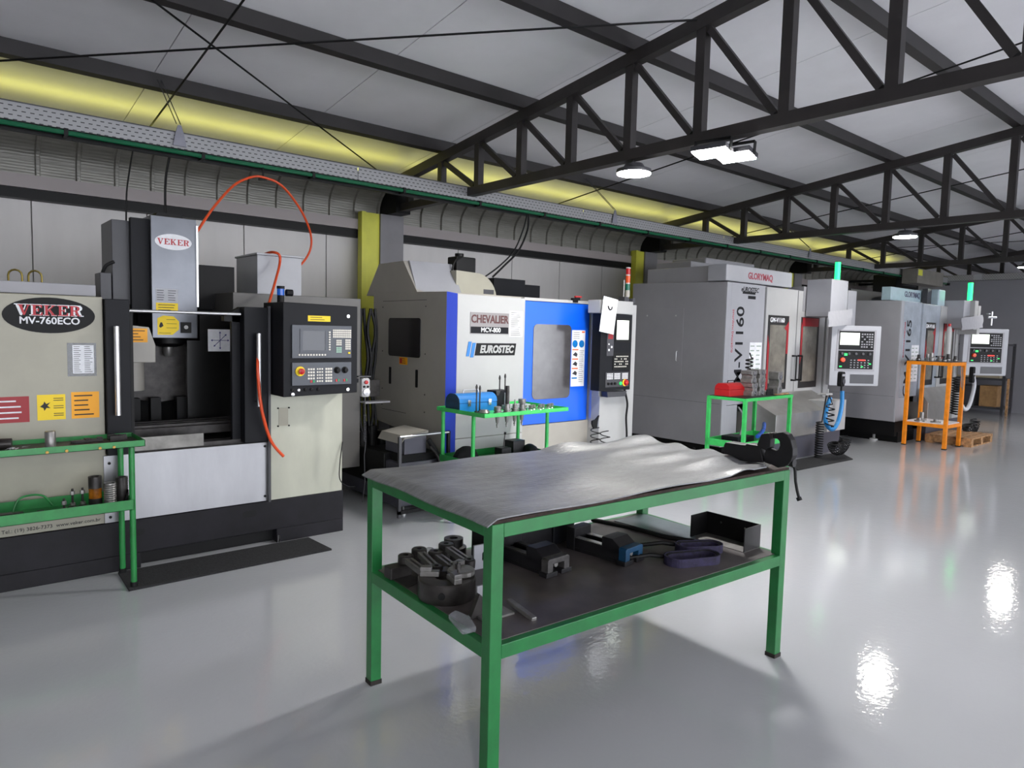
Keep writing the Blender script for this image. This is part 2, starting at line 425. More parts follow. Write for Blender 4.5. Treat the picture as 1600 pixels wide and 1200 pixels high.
# purlins
PL = [(6.49, 'lowest roof purlin, nearest the eaves'), (5.13, 'second roof purlin up from the eaves'), (3.80, 'third roof purlin up from the eaves'), (2.45, 'fourth roof purlin up from the eaves'), (1.10, 'fifth roof purlin up from the eaves'), (-.25, 'sixth roof purlin, next to the ridge')]
for y, lab in PL:
    b = MB(); z = zt(y)
    b.add([(XL+.05, y-.04, z+.01), (26.8, y-.04, z+.01), (26.8, y+.04, z), (XL+.05, y+.04, z), (XL+.05, y-.04, z+.125), (26.8, y-.04, z+.125), (26.8, y+.04, z+.117), (XL+.05, y+.04, z+.117)],
          [(0,3,2,1),(4,5,6,7),(0,1,5,4),(1,2,6,5),(2,3,7,6),(3,0,4,7)])
    mk('purlin', b, 'purlin', label=lab, cat='beam', group='roof purlins')
for k, y in enumerate((-1.6, -2.96, -4.3, -5.66, -7.0)):
    z = zt(y)
    mk('purlin', MB().box(XL+.05, 26.8, y-.04, y+.04, z, z+.118), 'purlin', label='%s roof purlin down the slope beyond the ridge' % ('first', 'second', 'third', 'fourth', 'fifth')[k], cat='beam', group='roof purlins beyond the ridge')
# tie rods in the roof plane
def rz_(y): return zt(y) - .03
def rod(a, b, lab, r=.008):
    mk('tie_rod', MB().tube([(a[0], a[1], rz_(a[1]) if len(a) < 3 else a[2]), (b[0], b[1], rz_(b[1]) if len(b) < 3 else b[2])], r, 6), 'blackp', label=lab, cat='rod', group='roof tie rods')
rod((-.5, 7.35), (4.36, 3.16), 'long thin tie rod crossing the upper left ceiling to the top of a truss post')
rod((-.5, 3.72, zt(3.72)-.07), (4.34, 7.45, zt(7.45)-.07), 'thin tie rod slanting down right to the eaves end of the nearest truss')
rod((1.64, 7.5), (1.64, RIDGE), 'thin rod running up the roof slope above the left machine')
rod((6.92, 7.5), (6.92, RIDGE), 'thin rod running up the roof slope between the first two trusses')
rod((11.34, 7.5), (11.34, RIDGE), 'thin rod running up the roof slope between the second and third trusses')
rod((16.6, 7.5), (16.6, RIDGE), 'thin rod running up the roof slope beyond the third truss')
rod((14.5, 7.2), (19.3, 3.1), 'thin slanting tie rod beyond the third truss')

# ---------------------------------------------------------------- cable tray, pipe, hangers
ty = 5.95
t = thing('cable_tray', 'long perforated grey cable tray hung along the machines below the eaves', 'cable tray', (8, ty, 2.93))
tm = mat('perforated_tray', (128, 128, 130), .45)
def brick_slots(m, sx, sz):
    nt = m.node_tree; b = nt.nodes['Principled BSDF']; b.inputs['Metallic'].default_value = .3
    g = nt.nodes.new('ShaderNodeTexCoord'); s = nt.nodes.new('ShaderNodeSeparateXYZ'); nt.links.new(g.outputs['Object'], s.inputs[0])
    c = nt.nodes.new('ShaderNodeCombineXYZ')
    ad = nt.nodes.new('ShaderNodeMath'); ad.operation = 'ADD'; nt.links.new(s.outputs['X'], ad.inputs[0]); nt.links.new(s.outputs['Y'], ad.inputs[1])
    nt.links.new(ad.outputs[0], c.inputs['X']); nt.links.new(s.outputs['Z'], c.inputs['Y'])
    br = nt.nodes.new('ShaderNodeTexBrick'); nt.links.new(c.outputs[0], br.inputs['Vector'])
    br.inputs['Scale'].default_value = 1; br.inputs['Brick Width'].default_value = sx; br.inputs['Row Height'].default_value = sz
    br.inputs['Mortar Size'].default_value = .0125; br.inputs['Mortar Smooth'].default_value = 0
    br.inputs['Color1'].default_value = (.012, .012, .014, 1); br.inputs['Color2'].default_value = (.012, .012, .014, 1)
    br.inputs['Mortar'].default_value = rgb((150, 150, 152))
    nt.links.new(br.outputs['Color'], b.inputs['Base Color'])
brick_slots(tm, .05, .0315)
x = -5.9; seg = 3.0
while x < 18.3:
    x1 = min(x+seg-.006, 18.4)
    b = MB().box(x, x1, ty, ty+.002, 2.945, 3.065).box(x, x1, ty, ty+.16, 2.943, 2.945).box(x, x1, ty+.158, ty+.16, 2.945, 3.065)
    mk('tray_length', b, tm, t)
    b = MB().box(x, x1, ty-.004, ty+.012, 3.064, 3.072)
    mk('rolled_edge', b, 'dgrey', t)
    x += seg
tb = thing('cable_tray', 'perforated cable tray branch crossing over the grey end partition', 'cable tray', (18.45, 2, 3.0))
mk('tray_length', MB().box(18.4, 18.402, YB+.1, ty+.16, 2.985, 3.115).box(18.4, 18.58, YB+.1, ty+.16, 2.98, 2.984), tm, tb)
mk('cover_plate', MB().box(18.39, 18.398, 5.25, 5.42, 2.99, 3.12), 'lgrey', tb)
mk('air_pipe', MB().tube([(-5.9, ty-.01, 2.915), (18.3, ty-.01, 2.915)], .018, 10), 'gpipe', label='green air pipe clipped under the long cable tray', cat='pipe')
mk('pipe_rail', MB().box(-5.9, 18.3, ty+.06, ty+.10, 2.885, 2.935), 'blackp', label='dark rail running under the cable tray behind the green pipe', cat='rail')
b = MB()
for k in range(26): b.box(-4.8+k*.93, -4.77+k*.93, ty-.032, ty+.01, 2.89, 2.94)
for k in range(26): mk('pipe_clip', MB().box(-4.8+k*.93, -4.775+k*.93, ty-.034, ty+.06, 2.888, 2.942), 'black', t)
for k, (x, lab) in enumerate(((1.55, 'thin wire hanger holding the tray above the left machine'), (6.65, 'thin wire hanger under the second ceiling bay'), (11.7, 'thin wire hanger beyond the second truss'))):
    h = thing('tray_hanger', lab, 'hanger', (x, ty, 3.0), 'tray hangers')
    zz = zt(ty)+.01
    mk('wire', MB().tube([(x-.03, ty+.5, zz), (x-.02, ty-.008, 3.13)], .004, 6).tube([(x+.0, ty+.5, zz), (x+.01, ty-.008, 3.13)], .004, 6), 'dgrey', h)
    mk('bracket', MB().poly([(-.05, 0), (.05, 0), (.03, .10), (.012, .16), (-.012, .16), (-.03, .10)], 0, .01, FRONT(ty-.012, x, 2.96)), 'tray', h)

# ---------------------------------------------------------------- lamps
def highbay(x, y, z, label, power):
    t = thing('high_bay_lamp', label, 'lamp', (x, y, z), 'round high-bay lamps')
    F = Matrix.Translation((x, y, z))
    mk('housing', MB().lathe([(.138, 0), (.142, .012), (.138, .03), (.09, .045), (.07, .075), (.0, .08)], 32, F), 'dgrey', t, smooth=True)
    e = mat('highbay_diffuser%d' % power, (255, 255, 255), .5, emit=((255, 252, 246), power))
    mk('diffuser', MB().lathe([(.135, -.006), (.135, .0), (.0, .0)][::-1], 32, F), e, t)
    mk('hook', MB().tube([(x, y, z+.08), (x, y+.012, z+.10), (x, y, z+.125)], .006, 6), 'dgrey', t)
LAMPS = [(4.4, 3.74, 2.87, 'round lamp under the nearest truss, left of the floodlights', .8), (9.4, 3.55, 2.87, 'round lamp under the second truss', 1),
         (14.4, 3.45, 2.87, 'round lamp under the third truss at the right', 1)]
for k, x in enumerate((-.6, 4.4, 9.4, 14.4)):  # two unseen lamp rows added to even out light on floor and ceiling
    nm = ('the truss behind the photographer', 'the nearest truss', 'the second truss', 'the third truss')[k]
    LAMPS += [(x, -1.6, 2.87, 'round fill lamp added out of view in the middle of the hall under ' + nm, (2.2, .7, .6, .6)[k]), (x, -6.2, 2.87, 'round fill lamp added out of view across the hall under ' + nm, (2.0, 1.6, .9, .9)[k])]
for a in LAMPS: highbay(*a[:3], 'white glowing ' + a[3], HIGHBAY*a[4])
def flood(cx, cy, z, rz, label):
    t = thing('floodlight', label, 'lamp', (cx, cy, z), 'rectangular floodlights')
    F = Matrix.Translation((cx, cy, z)) @ Matrix.Rotation(R(rz), 4, 'Z') @ Matrix.Rotation(R(8), 4, 'X')
    mk('housing', MB(F).box(-.13, .13, -.085, .085, .004, .04), 'dgrey', t, bevel=.004)
    e = mat('flood_diffuser', (255, 255, 255), .5, emit=((255, 253, 250), FLOOD))
    mk('diffuser', MB(F).box(-.12, .12, -.075, .075, -.004, .003), e, t)
    mk('bracket', MB(F).box(-.135, -.13, -.02, .02, .0, .10).box(.13, .135, -.02, .02, 0, .10).box(-.135, .135, -.02, .02, .095, .10), 'blackp', t)
flood(4.27, 2.92, 2.86, 100, 'bright rectangular floodlight under the nearest truss, left of the pair')
flood(4.44, 2.84, 2.85, 100, 'bright rectangular floodlight under the nearest truss, right of the pair')

# ================================================================ LEFT MACHINE (grey-white and black, opened doors)
Y0 = 4.844
F0 = FRONT(Y0)
v = thing('milling_machine', 'cream and black milling machine at the left with open doors and red name badges', 'machine', (1.1, 5.6, 0), 'machining centres')
b = MB().box(-.25, 2.413, Y0+.03, 6.7, .09, .318).box(-.25, 2.413, Y0, Y0+.03, .10, .318).box(1.89, 2.413, Y0, 6.7, 0, .10).box(-.25, 1.0, Y0, Y0+.03, .0, .10)
mk('base', b, 'base', v, bevel=.004)
mk('toe_recess', MB().box(.98, 1.89, Y0+.08, 6.6, .0, .09), 'black', v)
for px in (390, 212):
    c = at(px, 803 if px > 300 else 832, y=Y0)
    mk('fork_slot', MB(F0).poly(rrect(c.x-.05, c.z-.022, c.x+.05, c.z+.022, .02), -.01, .0015), 'black', v)
# left cover
b = MB().box(-.25, .815, Y0, 5.9, .322, 1.725)
lc = mk('left_cover', b, 'cream', v, bevel=.006)
mk('top_cap', MB().box(-.25, .80, Y0+.12, 6.5, 1.73, 1.80), 'mgrey', v, bevel=.004)
for px in (55, 24):
    c = at(px, 440, y=5.3); pts = [(c.x-.035, 5.3, 1.80), (c.x-.035, 5.3, 1.85)] + [(c.x-.035*math.cos(R(a)), 5.3, 1.85+.035*math.sin(R(a))) for a in range(30, 180, 30)] + [(c.x+.035, 5.3, 1.85), (c.x+.035, 5.3, 1.80)]
    mk('lifting_ring', MB().tube(pts, .006, 8), mat('brass_ring', (120, 105, 50), .3, .8), v, smooth=True)
lg = mk('name_badge', MB(F0).poly(oval(.545, 1.605, .228, .104, 40), 0, .003), 'black', v, label='black oval badge with a red name over white model letters')
G0 = fr((0, Y0-.003, 0), (1, 0, 0), (0, 0, 1))
red_out = mat('badge_red', (176, 30, 42), .5)
serif('VEKER', G0, .545, 1.635, .066, 'paper', lg, .0008)
serif('VEKER', fr((0, Y0-.0041, 0), (1, 0, 0), (0, 0, 1)), .546, 1.634, .060, red_out, lg, .001)
mk('overline', MB(G0).box(.40, .70, 1.664, 1.667, 0, .001), 'paper', lg)
text('MV-760ECO', G0, .545, 1.572, .056, 'paper', lg, bold=.0012, sx=1.02)
pl = mk('document_pocket', MB(F0).box(.625, .775, 1.245, 1.445, .0, .0015), 'clear', v)
sticker(fr((0, Y0-.0016, 0), (1, 0, 0), (0, 0, 1)), .652, 1.262, .762, 1.432, 'paper', v, 'notice_sheet', 14, cols=2)
sticker(F0, .26, .985, .432, 1.135, 'dred', v, 'warning_label', 4, 'paper', label='red warning sticker')
wl = sticker(F0, .47, .99, .61, 1.14, 'yellow', v, 'warning_label', 0, label='yellow warning sticker with hazard figure')
bb_ = MB(fr((0, Y0-.0015, 0), (1, 0, 0), (0, 0, 1)))
bb_.poly([(.483, 1.07), (.50, 1.085), (.505, 1.10), (.515, 1.085), (.535, 1.095), (.52, 1.075), (.535, 1.06), (.515, 1.062), (.505, 1.045), (.50, 1.062)], 0, .001)
for i in range(3):
    for q in range(2): bb_.box(.55, .60, 1.115-i*.045-q*.012, 1.119-i*.045-q*.012, 0, .001)
mk('printed_lines', bb_, 'ink', wl, kind='stuff')
sticker(F0, .64, .99, .785, 1.15, 'amber', v, 'warning_label', 5, label='orange warning sticker')
text('Tel.: (19) 3826-7373  www.veker.com.br', F0, .53, .352, .030, 'ink', v, name='address_lettering')
# doors and front opening
b = MB().box(.82, .955, Y0-.035, Y0+.5, .75, 1.715)
mk('left_door_frame', b, 'navy', v, bevel=.004)
b = MB().box(1.655, 1.822, Y0-.03, Y0+.06, .755, 1.70).box(1.60, 1.66, Y0+.06, Y0+.10, .75, 1.66)
mk('right_door_frame', b, 'navy', v, bevel=.004)
mk('door_edge', MB().box(1.815, 1.832, Y0-.045, Y0-.02, .32, 1.71), 'dgrey', v)
def handle(x, z0, z1, par):
    h = mk('door_handle', MB().cyl((x, Y0-.085, z0), (x, Y0-.085, z1), .016, 14), 'alu', par, smooth=True)
    mk('handle_mount', MB().cyl((x, Y0-.085, z1-.03), (x, Y0-.03, z1-.03), .009, 8).cyl((x, Y0-.085, z0+.03), (x, Y0-.03, z0+.03), .009, 8), 'dgrey', h)
handle(.872, 1.005, 1.55, v); handle(1.735, 1.015, 1.52, v)
mk('top_rail', MB().cyl((.93, Y0+.0, 1.648), (1.64, Y0+.0, 1.648), .010, 10), 'alu', v, smooth=True)
mk('roof_bracket', MB().poly([(1.55, 1.60), (1.83, 1.58), (1.83, 1.70), (1.66, 1.70), (1.60, 1.66), (1.55, 1.66)], -.12, -.06, F0), 'blackp', v)
# enclosure: side walls, rear body
b = MB().box(.955, .99, Y0+.06, 6.1, .75, 1.66)
mk('left_inner_wall', b, 'blackp', v)
mk('rear_wall', MB().box(.96, 1.9, 6.12, 6.16, .6, 1.72), 'black', v)
mk('inner_panel', MB(FRONT(5.5)).poly([(1.47, .70), (1.93, .70), (1.93, 1.64), (1.56, 1.64), (1.56, 1.45), (1.47, 1.45)], -.03, 0), mat('oily_black_sheet', (16, 16, 16), .25, .1, .3, 3), v, label='dark oily inner sheet')
mk('right_inner_wall', MB().box(1.93, 1.96, Y0+.10, 5.9, .4, 1.66), 'blackp', v)
FI = FRONT(5.50)
pa = at(325, 549, y=5.5); pb = at(362, 515, y=5.5)
ax = mk('axis_plate', MB(FI).box(pa.x, pb.x, pa.z, pb.z, 0, .003), 'paper', v, label='steel plate with blue axis arrows')
b = MB(fr((0, 5.497, 0), (1, 0, 0), (0, 0, 1))); cx, cz = (pa.x+pb.x)/2, (pa.z+pb.z)/2
for a in (0, 90, 45):
    L = .055
    for s_ in (1, -1):
        d = (math.cos(R(a))*s_, math.sin(R(a))*s_); q = (-d[1], d[0])
        b.poly([(cx-q[0]*.002, cz-q[1]*.002), (cx+d[0]*L-q[0]*.002, cz+d[1]*L-q[1]*.002), (cx+d[0]*L+q[0]*.002, cz+d[1]*L+q[1]*.002), (cx+q[0]*.002, cz+q[1]*.002)], 0, .0015)
        b.poly([(cx+d[0]*L-q[0]*.008, cz+d[1]*L-q[1]*.008), (cx+d[0]*(L+.014), cz+d[1]*(L+.014)), (cx+d[0]*L+q[0]*.008, cz+d[1]*L+q[1]*.008)], 0, .0015)
mk('arrow_print', b, mat('arrow_blue', (25, 30, 110), .5), ax)
mk('table', MB().box(1.02, 1.78, 5.12, 5.47, .80, .86), 'darkst', v, bevel=.003)
b = MB()
for k in range(3): b.box(1.02, 1.78, 5.17+k*.1, 5.22+k*.1, .86, .875)
mk('table_ribs', b, 'darkst', v)
mk('way_cover', MB().poly([(5.0, .70), (5.4, .79), (5.48, .79), (5.48, .60), (4.95, .60)], 0, .62, Matrix(((0, 0, 1, 1.03), (1, 0, 0, 0), (0, 1, 0, 0), (0, 0, 0, 1)))), 'darkst', v)
mk('splash_lip', MB().box(.96, 1.40, Y0+.03, Y0+.05, .755, .84), mat('dull_steel', (120, 118, 114), .4, .6, .2, 6), v)
mk('front_sill', MB().box(.96, 1.86, Y0+.05, Y0+.16, .70, .775), 'darkst', v)
# column shroud seen under the head
mk('column_shroud', MB().poly([(1.13, 1.00), (1.35, .97), (1.62, 1.01), (1.62, 1.42), (1.13, 1.42)], -.04, 0, FRONT(5.75)), 'darkst', v, bevel=.004)
for xx in (1.10, 1.24, 1.42, 1.55): mk('way_wiper', MB().box(xx, xx+.07, 5.60, 5.68, .84, 1.02), 'blackp', v)

# spindle head
FH = FRONT(5.50)
hd = mk('spindle_head', MB().box(1.235, 1.545, 5.50, 5.95, 1.465, 2.345), 'stainbr', v, bevel=.004, label='tall bright stainless spindle cover')
mk('head_flange', MB().box(1.538, 1.552, 5.485, 5.50, 1.70, 2.30), 'alu', hd)
mk('top_vent', MB().poly([(1.28, 2.345), (1.48, 2.345), (1.46, 2.38), (1.30, 2.38)], -.3, -.08, FH), 'black', hd)
bdg = mk('name_badge', MB(FH).poly(oval(1.385, 2.165, .125, .057, 36), 0, .003), 'paper', v, label='white oval badge with red serif name')
serif('VEKER', fr((0, 5.497, 0), (1, 0, 0), (0, 0, 1)), 1.385, 2.165, .042, red_out, bdg)
sticker(FH, 1.262, 1.73, 1.41, 1.825, 'lgrey', v, 'data_plate', 5, cols=2)
sticker(FH, 1.262, 1.655, 1.41, 1.722, 'yellow', v, 'warning_label', 3)
wl = mk('warning_label', MB(FH).poly([(1.27, 1.49), (1.37, 1.49), (1.415, 1.53), (1.415, 1.59), (1.38, 1.625), (1.31, 1.63), (1.27, 1.61)], 0, .0015), 'yellow', v, label='yellow warning sticker with cut corners')
mk('printed_lines', MB(fr((0, 5.4985, 0), (1, 0, 0), (0, 0, 1))).poly([(1.28, 1.55), (1.29, 1.58), (1.30, 1.58), (1.31, 1.555), (1.29, 1.54)], 0, .0008).box(1.33, 1.39, 1.600, 1.603, 0, .0008).box(1.33, 1.40, 1.57, 1.573, 0, .0008).box(1.33, 1.40, 1.54, 1.543, 0, .0008).box(1.28, 1.36, 1.502, 1.505, 0, .0008), 'ink', wl, kind='stuff')
sk = mk('tool_release_switch', MB(FH).box(1.425, 1.50, 1.505, 1.585, 0, .006), 'black', v)
mk('push_button', MB(FH).lathe([(.014, .006), (.014, .014), (.0, .015)], 16, FH @ Matrix.Translation((1.462, 1.548, 0))), 'white', sk)
SP = Matrix.Translation((1.385, 5.68, 1.465)) @ Matrix.Rotation(math.pi, 4, 'X')
mk('spindle_nose', MB().lathe([(.12, 0), (.12, .04), (.09, .06), (.05, .07), (.0, .07)], 24, SP), 'blackp', v, smooth=True)
mk('spindle', MB().lathe([(.035, .06), (.035, .13), (.028, .14), (.0, .14)], 20, SP), 'toolst', v, smooth=True)
mk('head_side_housing', MB().box(1.01, 1.235, 5.62, 6.0, 1.70, 2.30), 'dgrey', v, bevel=.004)
mk('head_side_housing', MB().box(1.12, 1.235, 5.56, 5.62, 1.66, 2.32), 'navy', v)
mk('servo_box', MB().box(.93, 1.0, 5.6, 5.8, 1.73, 1.92), 'dgrey', v, bevel=.004)
mk('servo_cable', MB().tube(smooth_path([(.95, 5.62, 1.92), (.97, 5.6, 1.97), (1.02, 5.6, 2.0)]), .012, 8), 'black', v)
# tool changer cover
FT = FRONT(5.28)
mk('magazine_cover', MB(FT).poly([(1.0, 1.30), (1.205, 1.30), (1.205, 1.42), (1.165, 1.545), (1.0, 1.56)], -.25, 0), 'offw', v, bevel=.004, label='off-white tool changer hood')
sticker(FT, 1.005, 1.44, 1.155, 1.535, 'amber', v, 'warning_label', 4)
mk('magazine_drum', MB().cyl((1.07, 5.4, 1.10), (1.07, 5.4, 1.30), .085, 24), 'offw', v, smooth=True)
# rear block and side body
mk('rear_block', MB().box(1.60, 2.00, 6.05, 6.5, 1.70, 2.06), 'black', v)
rb = mk('rear_body', MB().box(1.84, 2.95, 5.60, 6.3, .32, 1.83), mat('warm_grey_body', (88, 86, 84), .45, 0, .05, 3), v, bevel=.004)
ec = mk('electrical_box', MB().box(2.14, 2.53, 5.90, 6.42, 1.835, 2.17), 'lgrey', v, bevel=.004, label='pale grey electrical cabinet on the machine roof')
mk('lid', MB().box(2.13, 2.54, 5.88, 6.43, 2.17, 2.185), 'lgrey', ec)
# white lower right panel, stainless tray front
mk('stainless_front', MB(F0).box(.80, 1.828, .325, .748, 0, .012), 'stain', v, bevel=.001, label='wide brushed stainless front panel')
b = MB(F0)
for u_, v_ in ((.83, .70), (.83, .36), (1.80, .72), (1.80, .36)): b.lathe([(.009, .012), (.009, .016), (.0, .017)], 10, F0 @ Matrix.Translation((u_, v_, 0)))
mk('bolts', b, 'black', v, kind='stuff')
mk('white_front', MB().box(1.832, 2.402, Y0, 5.6, .32, 1.15), 'creamlow', v, bevel=.004, label='cream lower front panel with oil stains')
cp = mk('cover_plate', MB(F0).box(1.905, 1.975, .855, .985, 0, .003), 'cream', v)
b = MB()
for u_, v_ in ((1.90, .985), (1.98, .985), (1.90, .855), (1.98, .855)): b.lathe([(.006, 0), (.006, .008), (.0, .009)], 8, F0 @ Matrix.Translation((u_, v_, 0)))
mk('screws', b, 'black', cp, kind='stuff')
mk('power_lead', MB().tube(smooth_path([(2.40, Y0-.01, .70), (2.37, Y0-.03, .55), (2.36, Y0-.05, .42), (2.42, Y0-.06, .36), (2.50, Y0-.02, .34)]), .004, 6), 'black', v)
mk('levelling_bolt', MB().cyl((1.90, Y0-.015, 0.0), (1.90, Y0-.015, .06), .008, 8), 'chrome', v)
# control box
YC = 4.60; FC = FRONT(YC)
cb = mk('control_box', MB(FC).poly([(1.842, 1.088), (2.398, 1.100), (2.398, 1.728), (1.842, 1.738)], -.36, 0), 'navy', v, bevel=.004, label='black operator box with screen and keypad')
cu = mk('screen_unit', MB(FC).box(1.90, 2.345, 1.355, 1.585, 0, .012), 'bezel', v, bevel=.002)
FD = fr((0, YC-.012, 0), (1, 0, 0), (0, 0, 1))
mk('screen', MB(FD).box(1.975, 2.14, 1.41, 1.545, -.002, .0012), 'screen', cu)
mk('screen_bezel', MB(FD).ring([(1.955, 1.395), (2.155, 1.395), (2.155, 1.557), (1.955, 1.557)], [(1.975, 1.41), (2.14, 1.41), (2.14, 1.545), (1.975, 1.545)], 0, .004), 'bezel', cu)
b = MB(FD)
for i in range(10): b.box(1.945+i*.021, 1.957+i*.021, 1.372, 1.384, 0, .004)
for i in range(8): b.box(2.168, 2.180, 1.41+i*.0175, 1.421+i*.0175, 0, .004)
for r_ in range(4):
    for c in range(10): b.box(2.198+c*.0145, 2.2095+c*.0145, 1.50+r_*.0155, 1.512+r_*.0155, 0, .004)
for r_ in range(3):
    for c in range(3): b.box(2.225+c*.0145, 2.236+c*.0145, 1.445+r_*.0145, 1.456+r_*.0145, 0, .004)
for r_ in range(5):
    for c in range(3): b.box(2.295+c*.0145, 2.306+c*.0145, 1.415+r_*.0155, 1.427+r_*.0155, 0, .004)
mk('keys', b, 'key', cu, kind='stuff')
b = MB(FD)
for r_ in range(3):
    for c in range(3): b.box(2.225+c*.0145, 2.236+c*.0145, 1.393+r_*.0145, 1.404+r_*.0145, 0, .004)
mk('keys', b, mat('pale_green_key', (160, 195, 175), .5), cu, kind='stuff', label='pale green keys')
mk('key', MB(FD).box(2.317, 2.333, 1.385, 1.398, 0, .005), 'yellow', cu, label='yellow key')
mp_ = mk('machine_keypad', MB(FC).box(1.90, 2.345, 1.165, 1.325, 0, .012), 'bezel', v, bevel=.002)
b = MB(FD)
for r_ in range(5):
    for c in range(3):
        if r_: b.box(2.012+c*.0185, 2.025+c*.0185, 1.185+r_*.0215, 1.198+r_*.0215, 0, .004)
        b.box(2.078+c*.0175, 2.089+c*.0175, 1.187+r_*.0215, 1.198+r_*.0215, 0, .004)
        b.box(2.142+c*.0185, 2.156+c*.0185, 1.185+r_*.0215, 1.199+r_*.0215, 0, .004)
mk('keys', b, 'key', mp_, kind='stuff')
mk('key', MB(FD).box(2.030, 2.045, 1.184, 1.200, 0, .004).box(2.220, 2.234, 1.185, 1.203, 0, .004).box(2.282, 2.296, 1.185, 1.203, 0, .004), 'red', mp_, label='red keys')
mk('key', MB(FD).box(2.050, 2.063, 1.184, 1.200, 0, .004).box(2.238, 2.248, 1.187, 1.203, 0, .004).box(2.300, 2.31, 1.187, 1.203, 0, .004), 'keyg', mp_, label='green keys')
es = mk('emergency_stop', MB().lathe([(.034, 0), (.034, .008), (.018, .010)], 24, FD @ Matrix.Translation((1.955, 1.265, 0))), 'yellow', v, label='red mushroom stop button on a yellow ring')
mk('mushroom', MB().lathe([(.012, .008), (.012, .022), (.021, .026), (.021, .036), (.0, .042)], 20, FD @ Matrix.Translation((1.955, 1.265, 0))), 'red', es, smooth=True)
for u_ in (2.232, 2.292):
    k_ = mk('override_knob', MB().lathe([(.024, 0), (.024, .006), (.017, .01), (.015, .028), (.0, .03)], 20, FD @ Matrix.Translation((u_, 1.268, 0))), 'black', v, smooth=True)
for u_ in (1.905, 1.95, 2.0, 2.045, 2.095):
    mk('push_button', MB().lathe([(.011, 0), (.011, .008), (.007, .010), (.0, .010)], 14, FC @ Matrix.Translation((u_, 1.135 if u_ != 1.95 else 1.133, 0))), 'alu' if u_ == 1.95 else 'blackp', v)
mk('key_switch', MB().lathe([(.012, 0), (.012, .014), (.0, .015)], 14, FC @ Matrix.Translation((1.905, 1.105, 0))), 'chrome', v)
for v_ in (1.655, 1.125): mk('panel_lock', MB().lathe([(.012, 0), (.012, .006), (.0, .006)], 14, FC @ Matrix.Translation((2.322, v_, 0))), 'chrome', v)
sticker(FC, 2.018, 1.612, 2.185, 1.652, 'yellow', v, 'warning_label', 2)
bc = mk('beacon', MB().cyl((1.905, 4.80, 1.735), (1.905, 4.80, 1.79), .024, 18), 'black', v, smooth=True, label='small round blue beacon on the operator box')
mk('lens', MB().cyl((1.905, 4.80, 1.79), (1.905, 4.80, 1.835), .025, 18), mat('beacon_blue', (10, 70, 150), .2, emit=((10, 80, 180), .25)), bc, smooth=True)
mk('cap', MB().cyl((1.905, 4.80, 1.835), (1.905, 4.80, 1.855), .027, 18), 'black', bc, smooth=True)
mk('buzzer', MB().cyl((1.94, 4.79, 1.81), (1.985, 4.79, 1.81), .024, 14), 'black', bc)

# hand-held pendant by the operator box
pd = thing('hand_wheel_pendant', 'white hand pendant with red knob hanging beside the black operator box', 'remote control', (2.46, 4.6, 1.1))
FP = FRONT(4.62)
c = at(568, 602, y=4.62)
mk('holder', MB(FP).box(c.x-.05, c.x+.05, c.z+.062, c.z+.07, -.04, .02), 'dgrey', pd)
mk('holder_arm', MB().box(2.398, c.x-.03, 4.64, 4.66, c.z+.02, c.z+.05), 'dgrey', pd)
mk('body', MB(FP).poly(rrect(c.x-.032, c.z-.085, c.x+.034, c.z+.055, .016), 0, .035), 'white', pd, bevel=.004)
mk('stop_button', MB().lathe([(.014, .035), (.014, .05), (.0, .053)], 14, FP @ Matrix.Translation((c.x, c.z+.025, 0))), 'red', pd)
mk('knob', MB().lathe([(.009, .035), (.008, .045), (.0, .045)], 10, FP @ Matrix.Translation((c.x-.014, c.z-.008, 0))).lathe([(.009, .035), (.008, .045), (.0, .045)], 10, FP @ Matrix.Translation((c.x+.016, c.z-.008, 0))), 'black', pd)
mk('hand_wheel', MB().lathe([(.026, .035), (.026, .046), (.0, .05)], 20, FP @ Matrix.Translation((c.x+.004, c.z-.048, 0))), 'alu', pd)
cc = [(c.x+.003, 4.60, c.z-.085), (c.x+.003, 4.60, c.z-.22)]
mk('cable', MB().tube(cc + helix((c.x+.003, 4.60, c.z-.22), .009, -.20, 16, n=8) + [(c.x+.01, 4.62, .62), (c.x+.06, 4.7, .40), (c.x+.12, 4.85, .2)], .0035, 6), 'dgrey', pd)
# black cable chain and hoses between the two machines
ch = thing('hose_bundle', 'tangle of dark hoses hanging in the gap beside the white and blue machine', 'hoses', (3.0, 6.0, .8))
for k in range(5):
    x_ = 3.02+.035*k+random.uniform(-.01, .01)
    mk('hose', MB().tube(smooth_path([(x_+random.uniform(-.02, .02), 5.7+random.uniform(-.03, .03), z_) for z_ in (1.75, 1.55, 1.3, 1.05, .8, .6)]), .014, 6), 'black', ch)
mk('valve_block', MB().box(2.98, 3.16, 5.62, 5.70, .95, 1.10), 'darkst', ch)
mk('shelf_edge', MB().box(2.95, 3.2, 5.5, 5.6, .90, .915), 'mgrey', ch)

# orange air hoses
mk('air_hose', MB().tube(smooth_path([at(308, 362, y=5.55), at(333, 325, y=5.7), at(365, 290, y=5.85), at(392, 277, y=5.92), at(411, 277, y=5.92), at(440, 290, y=5.95), at(468, 325, y=6.05), at(484, 360, y=6.15), at(486, 385, y=6.2), at(478, 404, y=6.2), at(466, 418, y=6.2)]), .010, 8), 'orhose', label='orange air hose looping over the hook under the cable tray', cat='hose', smooth=True)
mk('air_hose', MB().tube(smooth_path([at(413, 397, y=6.0), at(425, 394, y=5.85), at(436, 398, y=5.8), at(437, 412, y=5.8), at(430, 440, y=5.6), at(420, 475, y=5.3), at(410, 510, y=5.0), at(403, 560, y=4.76), at(405, 610, y=4.74), at(411, 650, y=4.74), at(424, 690, y=4.76), at(443, 713, y=4.76)]), .011, 8), 'orhose', label='orange air hose hanging down past the right door handle', cat='hose', smooth=True)
